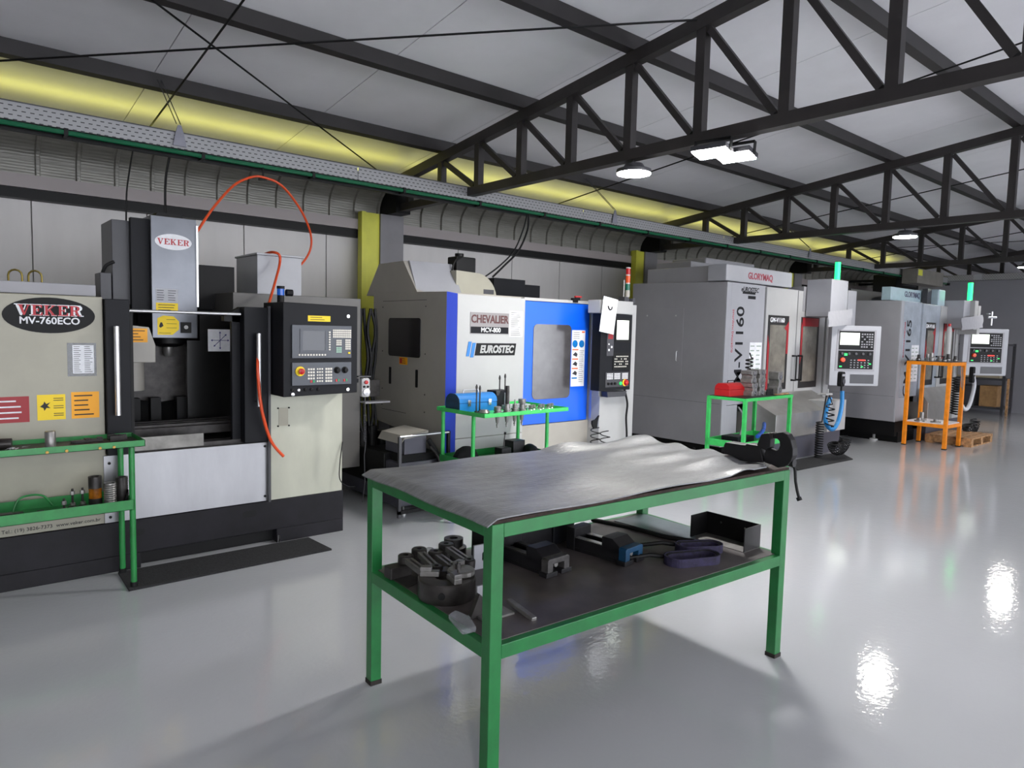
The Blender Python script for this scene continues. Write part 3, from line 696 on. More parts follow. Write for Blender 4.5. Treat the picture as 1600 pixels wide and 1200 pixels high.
mk('hose_hook', MB().tube([at(411, 262, y=5.93), at(411, 279, y=5.93)], .008, 6).tube([at(404, 280, y=5.93), at(417, 280, y=5.93)], .010, 6), 'black', label='black hook under the tray holding the orange hose', cat='hook')
mk('power_cable', MB().tube(smooth_path([at(208, 232, y=6.1), at(203, 262, y=6.1), at(198, 300, y=6.1), at(197, 350, y=6.1)]), .006, 6), 'black', label='thin black cable dropping from the tray to the left machine, left one', cat='cable')
mk('power_cable', MB().tube(smooth_path([at(266, 240, y=6.1), at(260, 270, y=6.1), at(258, 300, y=6.1), at(259, 342, y=6.1)]), .009, 6), 'black', label='thick black cable dropping behind the stainless spindle cover', cat='cable')
for k, (dx, lab) in enumerate(((0, 'black cable drooping from the tray to the white and blue machine, left one'), (7, 'black cable drooping from the tray to the white and blue machine, right one'))):
    mk('power_cable', MB().tube(smooth_path([at(824+dx*.3, 334, y=6.0), at(817+dx, 360, y=6.05), at(803+dx, 392, y=6.1), at(780+dx, 416, y=6.15), at(757+dx*1.8, 433, y=6.2)]), .012 if k else .009, 6), 'black', label=lab, cat='cable', group='cables to the white and blue machine')

# rubber mat
mk('floor_mat', MB().poly([(.85, 4.44), (2.13, 4.45), (2.11, 4.80), (.86, 4.80)], 0.0, .012, Matrix.Translation((0, 0, .001))), 'rubber', label='long black rubber mat in front of the left machine', cat='mat', loc=(1.5, 4.6, 0))

# ================================================================ LEFT GREEN CART
ct = thing('tool_table', 'green steel tool cart at the left edge with tray top and lower shelf', 'tool table', (.45, 4.6, 0), 'green tool tables')
def tray_top(name, x0, x1, y0, y1, z, lip, m, inner, par, F=None, th=.003):
    b = MB(F).box(x0, x1, y0, y0+th, z-lip, z+.004).box(x0, x1, y1-th, y1, z-lip, z+.004).box(x0, x0+th, y0, y1, z-lip, z+.004).box(x1-th, x1, y0, y1, z-lip, z+.004)
    b.box(x0, x1, y0, y1, z-lip, z-lip+.003)
    o = mk(name, b, m, par)
    if inner: mk('liner', MB(F).box(x0+.004, x1-.004, y0+.004, y1-.004, z-lip+.003, z-lip+.012), inner, o)
    return o
brown_liner = mat('oily_liner', (66, 56, 54), .5, 0, .35, 12)
tray_top('tray', -.55, .952, 4.45, 4.795, .885, .033, 'green', brown_liner, ct)
tray_top('shelf', -.55, .89, 4.46, 4.79, .535, .055, 'green', None, ct)
for x_, y_ in ((.886, 4.485), (.882, 4.775), (-.48, 4.485), (-.48, 4.775)):
    l = mk('leg', MB().cyl((x_, y_, .035), (x_, y_, .853), .0165, 14), 'green', ct, smooth=True)
    mk('foot', MB().cyl((x_, y_, 0.013), (x_, y_, .04), .021, 14), 'black', l)
b = MB()
for x_ in (.47, .56, .72, .79): b.lathe([(.008, 0), (.008, .008), (0, .008)], 8, FRONT(4.45, x_, .862))
mk('bolt_heads', b, mat('brass_bolt', (150, 120, 60), .4, .7), ct, kind='stuff')
# items on it
def cylthing(name, lab, cat, x, y, z, prof, m, group=None, n=20):
    return mk(name, MB().lathe(prof, n, Matrix.Translation((x, y, z))), m, label=lab, cat=cat, group=group, smooth=True, loc=(x, y, z))
c1 = cylthing('steel_cylinder', 'shiny steel cylinder standing on the left cart top', 'workpiece', .505, 4.62, .865, [(.027, 0), (.027, .085), (.025, .088), (.015, .088), (.015, .07), (0, .07)], 'toolst')
mk('steel_cylinder', MB().cyl((.22, 4.66, .895), (.33, 4.64, .895), .03, 20), 'darkst', label='dark steel cylinder lying at the left end of the cart top', cat='workpiece', smooth=True, loc=(.27, 4.65, .865))
b = MB()
for k in range(16):
    a = random.uniform(0, 6.28); x_ = .37+random.uniform(-.06, .06); y_ = 4.56+random.uniform(-.03, .03)
    b.add([(x_, y_, .866+random.random()*.02), (x_+.03*math.cos(a), y_+.03*math.sin(a), .867+random.random()*.015), (x_+.02*math.cos(a+1.5), y_+.02*math.sin(a+1.5), .868+random.random()*.02)], [(0, 1, 2)])
mk('crumpled_foil', b, 'paper', label='crumpled piece of foil at the left end of the cart top', cat='foil', loc=(.37, 4.56, .865))
for x_, y_, l_, a_, lab in ((.66, 4.68, .10, .1, 'flat steel clamp lying on the cart top, left one'), (.72, 4.70, .11, -.1, 'flat steel clamp lying on the cart top, right one')):
    F = Matrix.Translation((x_, y_, .865)) @ Matrix.Rotation(a_, 4, 'Z')
    mk('strap_clamp', MB(F).box(-l_/2, l_/2, -.018, .018, 0, .016).box(l_/2-.03, l_/2, -.018, .018, .016, .024), 'darkst', label=lab, cat='clamp', group='strap clamps on the left cart', bevel=.002, loc=(x_, y_, .865))
b = MB()
for k in range(9):
    x_ = .87+random.uniform(-.06, .05); y_ = 4.70+random.uniform(-.05, .05)
    b.box(x_-.02, x_+.02, y_-.012, y_+.012, .866, .872+random.random()*.025)
mk('oily_chips', b, 'darkst', label='heap of oily metal scraps at the right end of the cart top', cat='scraps', kind='stuff', loc=(.87, 4.7, .865))
def ribbed(x, y, z, r, h, m, lab, name='threaded_sleeve', ribs=11):
    prof = [(r*.96, 0)]
    for k in range(ribs): prof += [(r, h*(k+.2)/ribs), (r*.93, h*(k+.7)/ribs)]
    prof += [(r*.96, h), (r*.7, h), (r*.7, h-.01), (0, h-.01)]
    return mk(name, MB().lathe(prof, 24, Matrix.Translation((x, y, z))), m, label=lab, cat='sleeve', smooth=True, loc=(x, y, z), group='sleeves on the left cart shelf')
o_ = cylthing('banded_canister', 'dark canister with an amber waist on the cart shelf', 'canister', .725, 4.66, .483, [(.036, 0), (.036, .05)], 'darkst')
o_['group'] = 'sleeves on the left cart shelf'
mk('waist', MB().lathe([(.034, .05), (.034, .095), (.035, .11)], 24, Matrix.Translation((.725, 4.66, .483))), 'brown', o_, smooth=True, label='glossy amber band')
mk('upper_body', MB().lathe([(.036, .11), (.036, .178), (.034, .18), (.022, .18), (.022, .17), (0, .17)], 24, Matrix.Translation((.725, 4.66, .483))), 'darkst', o_, smooth=True)
ribbed(.795, 4.62, .483, .034, .14, 'toolst', 'grey ribbed steel sleeve on the cart shelf, left of two')
ribbed(.865, 4.66, .483, .034, .16, 'darkst', 'dark ribbed steel sleeve on the cart shelf by the legs')
for x_, y_, h_, lab in ((.555, 4.56, .09, 'clamp stud standing on a block, left of three on the cart shelf'), (.61, 4.66, .12, 'clamp stud standing on the cart shelf, middle of three'), (.66, 4.66, .12, 'clamp stud standing on the cart shelf, right of three')):
    t = thing('clamp_stud', lab, 'clamp', (x_, y_, .483), 'clamp studs on the left cart shelf')
    mk('block', MB().box(x_-.02, x_+.02, y_-.018, y_+.018, .483, .50), 'darkst', t, bevel=.002)
    mk('stud', MB().cyl((x_, y_, .50), (x_, y_, .483+h_), .006, 8), 'darkst', t)
    mk('nut', MB().cyl((x_, y_, .483+h_-.035), (x_, y_, .483+h_-.015), .013, 6), 'toolst', t); mk('nut', MB().cyl((x_, y_, .505), (x_, y_, .52), .014, 6), 'toolst', t)
for x_, y_, s_, lab in ((.29, 4.58, .028, 'small dark block at the left of the cart shelf'), (.345, 4.60, .024, 'small dark block second from left on the cart shelf'), (.45, 4.63, .016, 'tiny brown block on the cart shelf')):
    mk('steel_block', MB().box(x_-s_, x_+s_, y_-s_*.8, y_+s_*.8, .483, .483+s_*1.4), 'darkst', label=lab, cat='block', group='steel blocks on the left cart shelf', bevel=.002, loc=(x_, y_, .483))
mk('green_strap', MB().tube(smooth_path([(.33, 4.72, .49), (.36, 4.73, .56), (.42, 4.74, .575), (.48, 4.74, .56), (.52, 4.73, .50)]), .006, 6), 'green', label='green wire handle arching over the back of the cart shelf', cat='handle')
mk('steel_wedge', MB().poly([(.86, .483), (.89, .483), (.89, .57)], -4.72, -4.60, Matrix(((1, 0, 0, 0), (0, 0, -1, 0), (0, 1, 0, 0), (0, 0, 0, 1)))), 'black', label='dark metal wedge at the right end of the cart shelf', cat='wedge', loc=(.875, 4.6, .483))

# ================================================================ WHITE AND BLUE MACHINE
Y1 = 4.90; X1 = 3.43
F1 = FRONT(Y1); FL1 = LEFT(X1)
h = thing('milling_machine', 'white and blue enclosed milling machine with black console and tricolour stack light', 'machine', (4.5, 5.6, 0), 'machining centres')
b = MB(FL1).poly([(-4.955, .10), (-4.955, 1.905), (-6.24, 1.93), (-6.24, .66), (-5.6, .60), (-5.4, .10)], -.03, 0)
side = mk('side_panel', b, 'offw', h, bevel=.003)
F1L = fr((X1-.0012, 0, 0), (0, -1, 0), (0, 0, 1))
mk('side_window', MB(FL1).poly(rrect(-5.93, 1.31, -5.36, 1.675, .03), 0, .006), 'dglass', h, bevel=.001)
b = MB(FL1).box(-6.05, -5.27, 1.836, 1.840, 0, .001).box(-6.06, -5.60, .775, .779, 0, .001)
mk('panel_seam', b, 'ink', h, kind='stuff')
b = MB(FL1)
for yy in (6.05, 5.28):
    for zz in (1.78, 1.35, .98, .82): b.lathe([(.006, 0), (.006, .004), (0, .004)], 8, FL1 @ Matrix.Translation((-yy, zz, 0)))
mk('screws', b, 'ink', h, kind='stuff')
for u_ in (-5.90, -5.42): mk('vent_slot', MB(FL1).poly(rrect(u_-.02, 1.035, u_+.02, 1.20, .008), -.001, .003), 'black', h)
sl = sticker(FL1, -5.73, 1.235, -5.585, 1.305, 'amber', h, 'warning_label', 3)
mk('red_square', MB(fr((X1-.0015, 0, 0), (0, -1, 0), (0, 0, 1))).box(-5.72, -5.68, 1.245, 1.295, 0, .001), 'red', sl)
mk('corner_stripe', MB().add([(3.43, 4.955, .10), (3.505, 4.90, .10), (3.52, 4.95, .10), (3.46, 4.99, .10), (3.43, 4.955, 1.905), (3.505, 4.90, 1.89), (3.52, 4.95, 1.89), (3.46, 4.99, 1.905)], [(0, 3, 2, 1), (4, 5, 6, 7), (0, 1, 5, 4), (1, 2, 6, 5), (2, 3, 7, 6), (3, 0, 4, 7)]), 'blue_shaded', h, label='narrow blue corner stripe with shade painted into its colour')
mk('white_door', MB(F1).box(3.507, 4.285, .62, 1.885, -.04, 0), 'white', h, bevel=.004, label='plain white front door')
mk('blue_door', MB(F1).box(4.30, 5.19, .68, 1.865, -.06, -.03), 'blue', h, bevel=.003)
FB = FRONT(Y1+.03)
mk('door_window', MB(FB).poly(rrect(4.42, .92, 4.93, 1.65, .05), 0, .006), 'glass', h, bevel=.001)
dp = sticker(FB, 4.945, 1.03, 5.135, 1.60, 'paper', h, 'safety_notice', 0, label='tall safety notice with blue circles and orange headings')
FBs = fr((0, Y1+.0285, 0), (1, 0, 0), (0, 0, 1))
for u_ in (4.99, 5.085): mk('mandatory_sign', MB(FBs).poly(oval(u_, 1.462, .038, .038, 20), 0, .001), 'tblue', dp)
b = MB(FBs)
for zz in (1.405, 1.31, 1.215): b.box(4.955, 5.04, zz-.008, zz+.004, 0, .001)
b.box(5.085, 5.125, 1.575, 1.59, 0, .001)
mk('heading', b, mat('label_orange', (225, 100, 40), .5), dp, kind='stuff')
b = MB(FBs)
for zz in (1.35, 1.255, 1.16): b.poly([(4.96, zz), (5.02, zz-.02), (5.03, zz+.01), (5.0, zz+.03)], 0, .001)
for k in range(16): b.box(5.055, 5.10+random.uniform(0, .025), 1.39-k*.021, 1.394-k*.021, 0, .001)
for k in range(4): b.box(4.965, 5.05, 1.575-k*.02, 1.579-k*.02, 0, .001)
mk('printed_lines', b, 'dgrey', dp, kind='stuff')
mk('heading', MB(FBs).box(4.955, 5.03, 1.108, 1.122, 0, .001), 'tblue', dp, label='blue heading')
mk('lower_front', MB().box(3.52, 5.24, Y1+.02, 5.4, .10, .675), 'offw', h, bevel=.003)
mk('lower_white', MB(F1).box(3.507, 4.285, .10, .615, -.04, -.002), 'white', h, bevel=.003)
mk('base', MB().box(3.6, 5.9, 5.0, 6.6, 0, .12), 'blackp', h)
mk('enclosure_top', MB().box(3.46, 5.85, 4.97, 6.24, 1.80, 1.90), 'offw', h)
mk('rear_body', MB().box(3.6, 5.85, 5.4, 6.2, .5, 1.80), 'dgrey', h)
mk('door_rail', MB(F1).box(4.29, 5.21, 1.868, 1.895, -.07, -.02), 'white', h)
mk('door_latch', MB(F1).box(4.93, 5.0, 1.875, 1.92, -.05, -.01).box(5.0, 5.06, 1.90, 1.93, -.07, -.04), 'navy', h, bevel=.003)
mk('latch_tip', MB(F1).box(5.0, 5.09, 1.93, 1.945, -.07, -.05), 'red', h)
# badges
g = mk('name_badge', MB(F1).box(3.645, 4.085, 1.545, 1.735, 0, .004), mat('badge_grey', (132, 128, 128), .4, .3), h, label='grey and black name badge')
F1b = fr((0, Y1-.004, 0), (1, 0, 0), (0, 0, 1))
mk('black_band', MB(F1b).box(3.65, 4.08, 1.55, 1.608, 0, .001), 'navy', g)
text('CHEVALIER', F1b, 3.865, 1.674, .098, mat('badge_maroon', (80, 38, 38), .5), g, bold=.0025, sx=.86)
text('MCV-800', fr((0, Y1-.005, 0), (1, 0, 0), (0, 0, 1)), 3.875, 1.579, .058, 'paper', g, bold=.001, sx=1.0)
ns = sticker(F1, 4.095, 1.525, 4.255, 1.76, 'paper', h, 'notice_sheet', 12)
eb = mk('dealer_badge', MB(F1).poly([(3.70, 1.352), (4.165, 1.352), (4.182, 1.462), (3.72, 1.462)], 0, .003), 'black', h, label='slanted black dealer badge with white italic letters')
text('EUROSTEC', fr((0, Y1-.003, 0), (1, 0, 0), (0, 0, 1)), 3.95, 1.405, .092, 'white', eb, bold=.004, shear=.22, sx=.86)
for k in (0, 1): mk('blue_stroke', MB(F1).poly([(3.605+k*.045, 1.345-k*.01), (3.64+k*.045, 1.345-k*.01), (3.665+k*.045, 1.475-k*.01), (3.63+k*.045, 1.475-k*.01)], 0, .004), 'tblue', eb)
# upper housings
p = [at(640, 407, y=5.66), at(706, 413, y=5.66), at(722, 462, y=5.42), at(653, 462, y=5.42)]
q = [Vector((a.x, a.y+.03, a.z)) for a in p]
b = MB().add([tuple(k) for k in p+q], [(0, 3, 2, 1), (4, 5, 6, 7), (0, 1, 5, 4), (1, 2, 6, 5), (2, 3, 7, 6), (3, 0, 4, 7)])
mk('sloped_panel', b, 'lgrey', h, label='sloping white roof panel')
xa = p[3].x; xb = p[2].x
b = MB().poly([(-5.43, 1.90), (-5.69, p[0].z-.005), (-6.15, p[0].z-.01), (-6.40, 1.90)], -.0, -(xb-xa)+.1, LEFT(xa+.004))
mk('roof_housing', b, 'offw', h)
c = Vector((4.60, 5.75, 1.90))
FDm = fr((4.30, 5.55, 1.83), (1, 0, 0), (0, 0, 1))
a0 = at(700, 430, y=5.5); a1 = at(776, 462, y=5.5)
RA = .26
a0 = at(713, 430, y=5.5)
prof = [(a0.x, 1.86), (a1.x, 1.86)] + [(a1.x-RA+RA*math.cos(R(a)), 1.88+RA*math.sin(R(a))) for a in range(0, 91, 10)] + [(a0.x, 2.15)]
mk('round_housing', MB(FRONT(5.5)).poly(prof, -.6, 0), 'cream', h, smooth=True, label='rounded cream housing')
mk('housing_slot', MB(FRONT(5.5)).box(a1.x-.17, a1.x-.04, 1.94, 1.985, 0, .003), 'dgrey', h)
m0 = at(713, 430, y=5.62); m1 = at(744, 400, y=5.62)
mo = mk('servo_motor', MB().box(m0.x, m1.x, 5.62, 5.78, 2.08, m1.z-.02), 'blackp', h, bevel=.012, label='black ribbed servo motor on the roof')
mk('connector', MB().cyl((m0.x+.09, 5.7, m1.z-.03), (m0.x+.09, 5.7, m1.z+.015), .045, 16), 'blackp', mo)
mk('terminal_plug', MB().box(m1.x-.06, m1.x+.02, 5.59, 5.63, 2.08, 2.12), 'alu', mo)
mk('motor_cable', MB().tube(smooth_path([at(716, 445, y=5.6), at(707, 430, y=5.6), at(710, 410, y=5.6), at(722, 401, y=5.62)]), .010, 6), 'black', mo)
d0 = at(777, 470, y=5.9); d1 = at(821, 438, y=5.9); d2 = at(835, 447, y=6.1)
mk('dark_housing', MB().box(d0.x-.05, d1.x, 5.9, 6.2, 1.86, d1.z), 'navy', h, bevel=.006)
mk('dark_housing', MB().box(d1.x, d2.x, 6.0, 6.3, 1.86, d2.z), 'navy', h, bevel=.004)
# right pillar and console
mk('right_pillar', MB().box(5.205, 5.75, Y1-.12, 5.3, .10, 1.88), 'white', h, bevel=.004, label='white right pillar')
mk('pillar_cap', MB().box(5.06, 5.56, 4.67, 4.83, 1.775, 1.905), 'white', h, bevel=.004)
mk('door_guide', MB().box(5.195, 5.215, Y1-.03, Y1, .60, 1.55), 'alu', h)
mk('lower_box', MB().box(5.20, 5.60, 4.76, 5.2, .20, .93), 'white', h, bevel=.004, label='white lower cabinet under the console')
YK = 4.66
cs = mk('console', MB().box(5.075, 5.545, YK, YK+.12, 1.00, 1.77), 'navy', h, bevel=.004, label='black upright operator console')
FK = FRONT(YK); FKp = fr((0, YK-.006, 0), (1, 0, 0), (0, 0, 1))
mk('tilt_tray', MB(FK).poly([(5.23, .93), (5.50, .93), (5.52, .985), (5.22, .985)], -.1, -.02), 'dgrey', cs)
mk('screen_frame', MB(FK).box(5.285, 5.515, 1.49, 1.735, 0, .006), 'black', cs)
mk('screen', MB(FKp).box(5.305, 5.485, 1.515, 1.71, 0, .002), 'scron', cs, label='lit pale screen')
bz = mk('keypad', MB(FK).box(5.265, 5.515, 1.21, 1.38, 0, .006), 'blackp', cs)
b = MB(FKp)
for r_ in range(5):
    for c_ in range(9):
        if random.random() < .8: b.box(5.285+c_*.024, 5.297+c_*.024, 1.235+r_*.026, 1.247+r_*.026, 0, .003)
mk('keys', b, 'key', bz, kind='stuff')
bz = mk('machine_keypad', MB(FK).box(5.16, 5.515, 1.035, 1.185, 0, .006), 'dgrey', cs)
b = MB(FKp)
for c0 in (5.18, 5.29, 5.41):
    for r_ in range(4):
        for c_ in range(4): b.box(c0+c_*.023, c0+.016+c_*.023, 1.115+r_*.016, 1.126+r_*.016, 0, .003)
mk('keys', b, 'paper', bz, kind='stuff')
for u_ in (5.20, 5.25, 5.30): mk('rotary_knob', MB().lathe([(.014, 0), (.012, .015), (0, .016)], 12, FKp @ Matrix.Translation((u_, 1.07, 0))), 'black', bz)
mk('start_button', MB().lathe([(.016, 0), (.016, .01), (0, .012)], 14, FKp @ Matrix.Translation((5.385, 1.07, 0))), 'ledg', bz)
mk('emergency_stop', MB().lathe([(.034, 0), (.034, .006), (.018, .008), (.018, .02), (.024, .024), (.0, .036)], 18, FKp @ Matrix.Translation((5.465, 1.075, 0))), 'red', bz, smooth=True)
mk('stop_collar', MB().lathe([(.036, 0), (.036, .005), (0, .006)], 18, FKp @ Matrix.Translation((5.452, 1.075, 0))), 'yellow', bz)
bz = mk('side_keypad', MB(FK).box(5.165, 5.265, 1.35, 1.60, 0, .005), 'dgrey', cs)
mk('digital_display', MB(fr((0, YK-.005, 0), (1, 0, 0), (0, 0, 1))).box(5.18, 5.25, 1.52, 1.57, 0, .002), 'dred', bz)
mk('keys', MB(fr((0, YK-.005, 0), (1, 0, 0), (0, 0, 1))).box(5.185, 5.205, 1.40, 1.42, 0, .003).box(5.225, 5.245, 1.43, 1.45, 0, .003).box(5.185, 5.2, 1.46, 1.475, 0, .003), 'paper', bz, kind='stuff')
# paper hanging from a hook on the console
ph = thing('paper_sheet', 'white job sheet in a sleeve hung askew on the black console', 'paper', (5.22, 4.62, 1.6))
FPp = fr(at(951, 492, y=4.62), (1, 0, -.14), (.0, 0, 1))
mk('sheet', MB(FPp).box(-.105, .105, -.18, .17, 0, .003), 'paper', ph)
b = MB(FPp)
for k in range(10): b.box(-.06, .05, -.01-k*.012, -.007-k*.012, .003, .0036)
mk('printed_lines', b, 'mgrey', ph, kind='stuff')
mk('clip', MB(FPp).tube([(-.03, .085, .006), (-.02, .06, .012), (.0, .05, .014), (.02, .06, .012), (.03, .085, .006)], .006, 6), 'black', ph)
# stack light
def stack(x, y, z0, segs, r, par, name='stack_light', label=None):
    o = mk(name, MB().cyl((x, y, z0), (x, y, z0+.06), r*.6, 12), 'alu', par, label=label)
    z = z0+.06
    for nm, hh, m_ in segs:
        mk(nm, MB().cyl((x, y, z), (x, y, z+hh), r, 16), m_, o, smooth=True); z += hh
    return o
sx = at(980, 470, y=4.85)
stack(sx.x, 4.85, 1.905, [('base_segment', .07, 'offw'), ('green_lens', .065, mat('lens_green', (10, 90, 70), .2)), ('white_ring', .012, 'white'), ('amber_lens', .075, mat('lens_amber', (200, 75, 25), .2)), ('white_ring', .012, 'white'), ('red_lens', .065, mat('lens_red', (165, 18, 24), .2)), ('cap', .012, 'white')], .025, h, label='stack light with red, amber and green lenses')
mk('antenna_post', MB().cyl((sx.x-.06, 4.85, 1.905), (sx.x-.06, 4.85, 2.14), .006, 8), 'white', h)
mk('fittings', MB().box(sx.x-.10, sx.x-.03, 4.8, 4.88, 1.905, 1.96).box(sx.x+.03, sx.x+.07, 4.8, 4.88, 1.905, 1.95), 'dgrey', h, kind='stuff')
# air gun on coiled hose
ag = thing('air_gun', 'air gun with black coiled hose hanging low on the white pillar', 'air gun', (5.18, 4.7, .6))
a_ = at(931, 662, y=4.72)
mk('pistol', MB(FRONT(4.72)).poly([(a_.x-.02, a_.z-.05), (a_.x+.02, a_.z-.05), (a_.x+.03, a_.z+.02), (a_.x+.05, a_.z+.08), (a_.x+.0, a_.z+.04), (a_.x-.05, a_.z+.03), (a_.x-.05, a_.z)], -.02, 0), 'black', ag)
mk('coiled_hose', MB().tube(helix((a_.x-.02, 4.70, a_.z-.04), .05, -.42, 7), .005, 6), 'black', ag)
mk('coiled_hose', MB().tube(helix((a_.x+.10, 4.68, a_.z-.08), .05, -.40, 6), .005, 6), 'black', ag)
mk('control_cable', MB().tube(smooth_path([(5.53, 4.72, 1.0), (5.56, 4.70, .85), (5.55, 4.7, .7), (5.57, 4.7, .5), (5.56, 4.7, .3), (5.58, 4.72, .15)]), .012, 6), 'black', cs)

# chip tank with conveyor trolley at the left of this machine
k0 = thing('coolant_tank', 'dark coolant tank with sloped cream hood left of the white and blue machine', 'tank', (3.1, 5.2, 0))
mk('tank', MB().box(2.99, 3.43, 5.0, 6.3, .06, .44), mat('tank_grey', (66, 66, 76), .4, 0, .15, 4), k0, bevel=.006)
mk('tank_lid', MB().box(3.03, 3.41, 5.02, 5.6, .44, .50), 'black', k0)
mk('motor_box', MB().box(3.07, 3.29, 5.03, 5.35, .50, .665), mat('box_grey', (84, 84, 96), .4), k0, bevel=.004)
mk('sloped_hood', MB(FRONT(5.0)).poly([(3.02, .60), (3.06, .665), (3.29, .70), (3.29, .665), (3.05, .64)], -.4, 0), 'offw', k0)
b = MB().poly([(-4.98, .70), (-4.98, .62), (-5.5, .62), (-6.2, .70), (-6.2, .80)], -.02, 0, LEFT(3.05))
for k in range(6): mk('pipe_fitting', MB().cyl((3.03+.1*(k%3), 5.7+.25*(k//3), .42), (3.03+.1*(k%3), 5.7+.25*(k//3), .62+.05*(k%2)), .045, 14), 'blackp', k0)
mk('pump_block', MB().box(2.97, 3.05, 5.2, 6.2, .2, .50), 'blackp', k0, bevel=.006)
mk('levelling_foot', MB().cyl((3.03, 4.97, .0), (3.03, 4.97, .015), .022, 12).cyl((3.03, 4.97, .015), (3.03, 4.97, .07), .007, 8), 'alu', k0)
tr = thing('hand_rail_frame', 'black trolley frame with shiny top bar beside the coolant tank', 'frame', (3.2, 4.9, 0))
q0 = at(625, 683, y=4.9); q1 = at(701, 675, y=4.9)
mk('top_bar', MB().cyl(q0, q1, .011, 12), 'alu', tr, smooth=True)
mk('post', MB().box(q0.x-.012, q0.x+.012, 4.89, 4.915, .0, q0.z), 'dgrey', tr)
mk('post', MB().box(q1.x-.013, q1.x+.013, 4.89, 4.915, .0, q1.z+.01), 'blackp', tr)
mk('foot_rail', MB().box(q0.x-.012, q1.x+.013, 4.89, 4.915, .03, .06), 'blackp', tr)
mk('drain_hose', MB().tube(smooth_path([(3.29, 5.0, .62), (3.36, 4.97, .50), (3.41, 4.96, .35), (3.42, 4.96, .12)]), .022, 10), 'black', label='thick black hose slanting down right of the coolant tank', cat='hose', smooth=True)
mk('drain_hose', MB().tube(smooth_path([(3.29, 4.97, .56), (3.34, 4.95, .50), (3.375, 4.94, .40), (3.38, 4.94, .12)]), .012, 10), 'darkst', label='thin dark hose beside the thick one by the coolant tank', cat='hose', smooth=True)

# ---------------------------------------------------------------- green table in front of it
t2 = thing('tool_table', 'bright green tool table holding a blue toolbox and tool holders', 'tool table', (3.25, 4.16, 0), 'green tool tables', R(2.2))
W2 = wm(t2)
tray_top('tray', 0, .945, 0, .62, .93, .028, 'greenl', None, t2, W2)
tray_top('shelf', .02, .90, .2, .60, .53, .05, 'green', None, t2, W2)
for x_, y_ in ((.075, .225), (.905, .215), (.045, .59), (.905, .59)):
    l = mk('leg', MB(W2).cyl((x_, y_, .02), (x_, y_, .905), .0165, 14), 'greenl', t2, smooth=True)
    mk('foot', MB(W2).cyl((x_, y_, 0), (x_, y_, .025), .021, 12), 'black', l)
ZT = .905
def P2(x, y, z=ZT): return W2 @ Vector((x, y, z))
tbx = thing('toolbox', 'sky blue metal toolbox with rounded lid at the left end of the green table', 'toolbox', P2(.03, .44), rz=R(2.2))
T = wm(tbx)
FTb = T @ Matrix(((0, 0, 1, 0), (1, 0, 0, 0), (0, 1, 0, 0), (0, 0, 0, 1)))   # outline in y,z extruded along x
mk('body', MB(FTb).poly([(-.09, .0), (.09, 0), (.09, .075), (-.09, .075)], 0, .40), 'tblue', tbx, bevel=.003)
mk('lid', MB(FTb).poly([(-.092, .077), (.092, .077), (.085, .11), (.06, .135), (.03, .148), (-.03, .148), (-.06, .135), (-.085, .11)], -.002, .402), 'tblue', tbx, bevel=.002)
mk('end_cap', MB(FTb).poly([(-.094, -.0), (.094, 0), (.094, .08), (.087, .112), (.061, .138), (.03, .151), (-.03, .151), (-.061, .138), (-.087, .112), (-.094, .08)], -.006, -.002), 'teal', tbx)
for u_ in (.08, .30): mk('latch', MB(T).box(u_, u_+.03, -.10, -.092, .05, .10), 'chrome', tbx)
mk('carry_handle', MB(T).tube([(.10, 0, .15), (.11, 0, .175), (.26, 0, .175), (.27, 0, .15)], .006, 8), 'alu', tbx)
def bolt_stand(x, y, h_, lab):
    p = P2(x, y)
    t = thing('clamp_bolt', lab, 'bolt', p, 'clamp bolts on the green table')
    mk('stud', MB().cyl((p.x, p.y, p.z+.01), (p.x, p.y, p.z+h_), .006, 8), 'darkst', t)
    mk('base_nut', MB().cyl((p.x, p.y, p.z), (p.x, p.y, p.z+.02), .016, 6), 'darkst', t)
    mk('top_nut', MB().cyl((p.x, p.y, p.z+h_-.035), (p.x, p.y, p.z+h_-.012), .010, 6), 'darkst', t)
bolt_stand(.13, .26, .235, 'thin standing bolt in front of the blue toolbox, left of two')
bolt_stand(.165, .26, .225, 'thin standing bolt in front of the blue toolbox, right of two')
bolt_stand(.50, .40, .29, 'tall standing bolt with flat head behind the tool holders')
bolt_stand(.58, .42, .30, 'tallest standing bolt, with pointed tip, behind the tool holders')
p = P2(.115, .25)
mk('steel_ring', MB().lathe([(.045, 0), (.05, .008), (.03, .03), (0, .03)], 20, Matrix.Translation(P2(.19, .23))), 'toolst', label='round steel piece in front of the blue toolbox', cat='workpiece', smooth=True)
pv = thing('angle_vise', 'dark blue-grey clamping block right of the blue toolbox', 'clamp', P2(.45, .45), rz=R(2.2))
T = wm(pv)
mk('body', MB(T).box(0, .16, -.06, .06, 0, .16), 'navy', pv, bevel=.004)
mk('jaw', MB(T).poly([(0, .16), (.05, .16), (.03, .12), (.01, .12)], .06, .065, fr(T @ Vector((0, 0, 0)), (1, 0, 0), (0, 0, 1))), 'darkst', pv)
mk('side_plate', MB(T).box(.09, .15, -.075, -.06, .0, .14), 'mgrey', pv, bevel=.003)
mk('flat_part', MB(W2).box(.33, .50, .10, .20, ZT, ZT+.012), 'paper', label='flat pale plastic part on the front left of the green table', cat='part', bevel=.003)
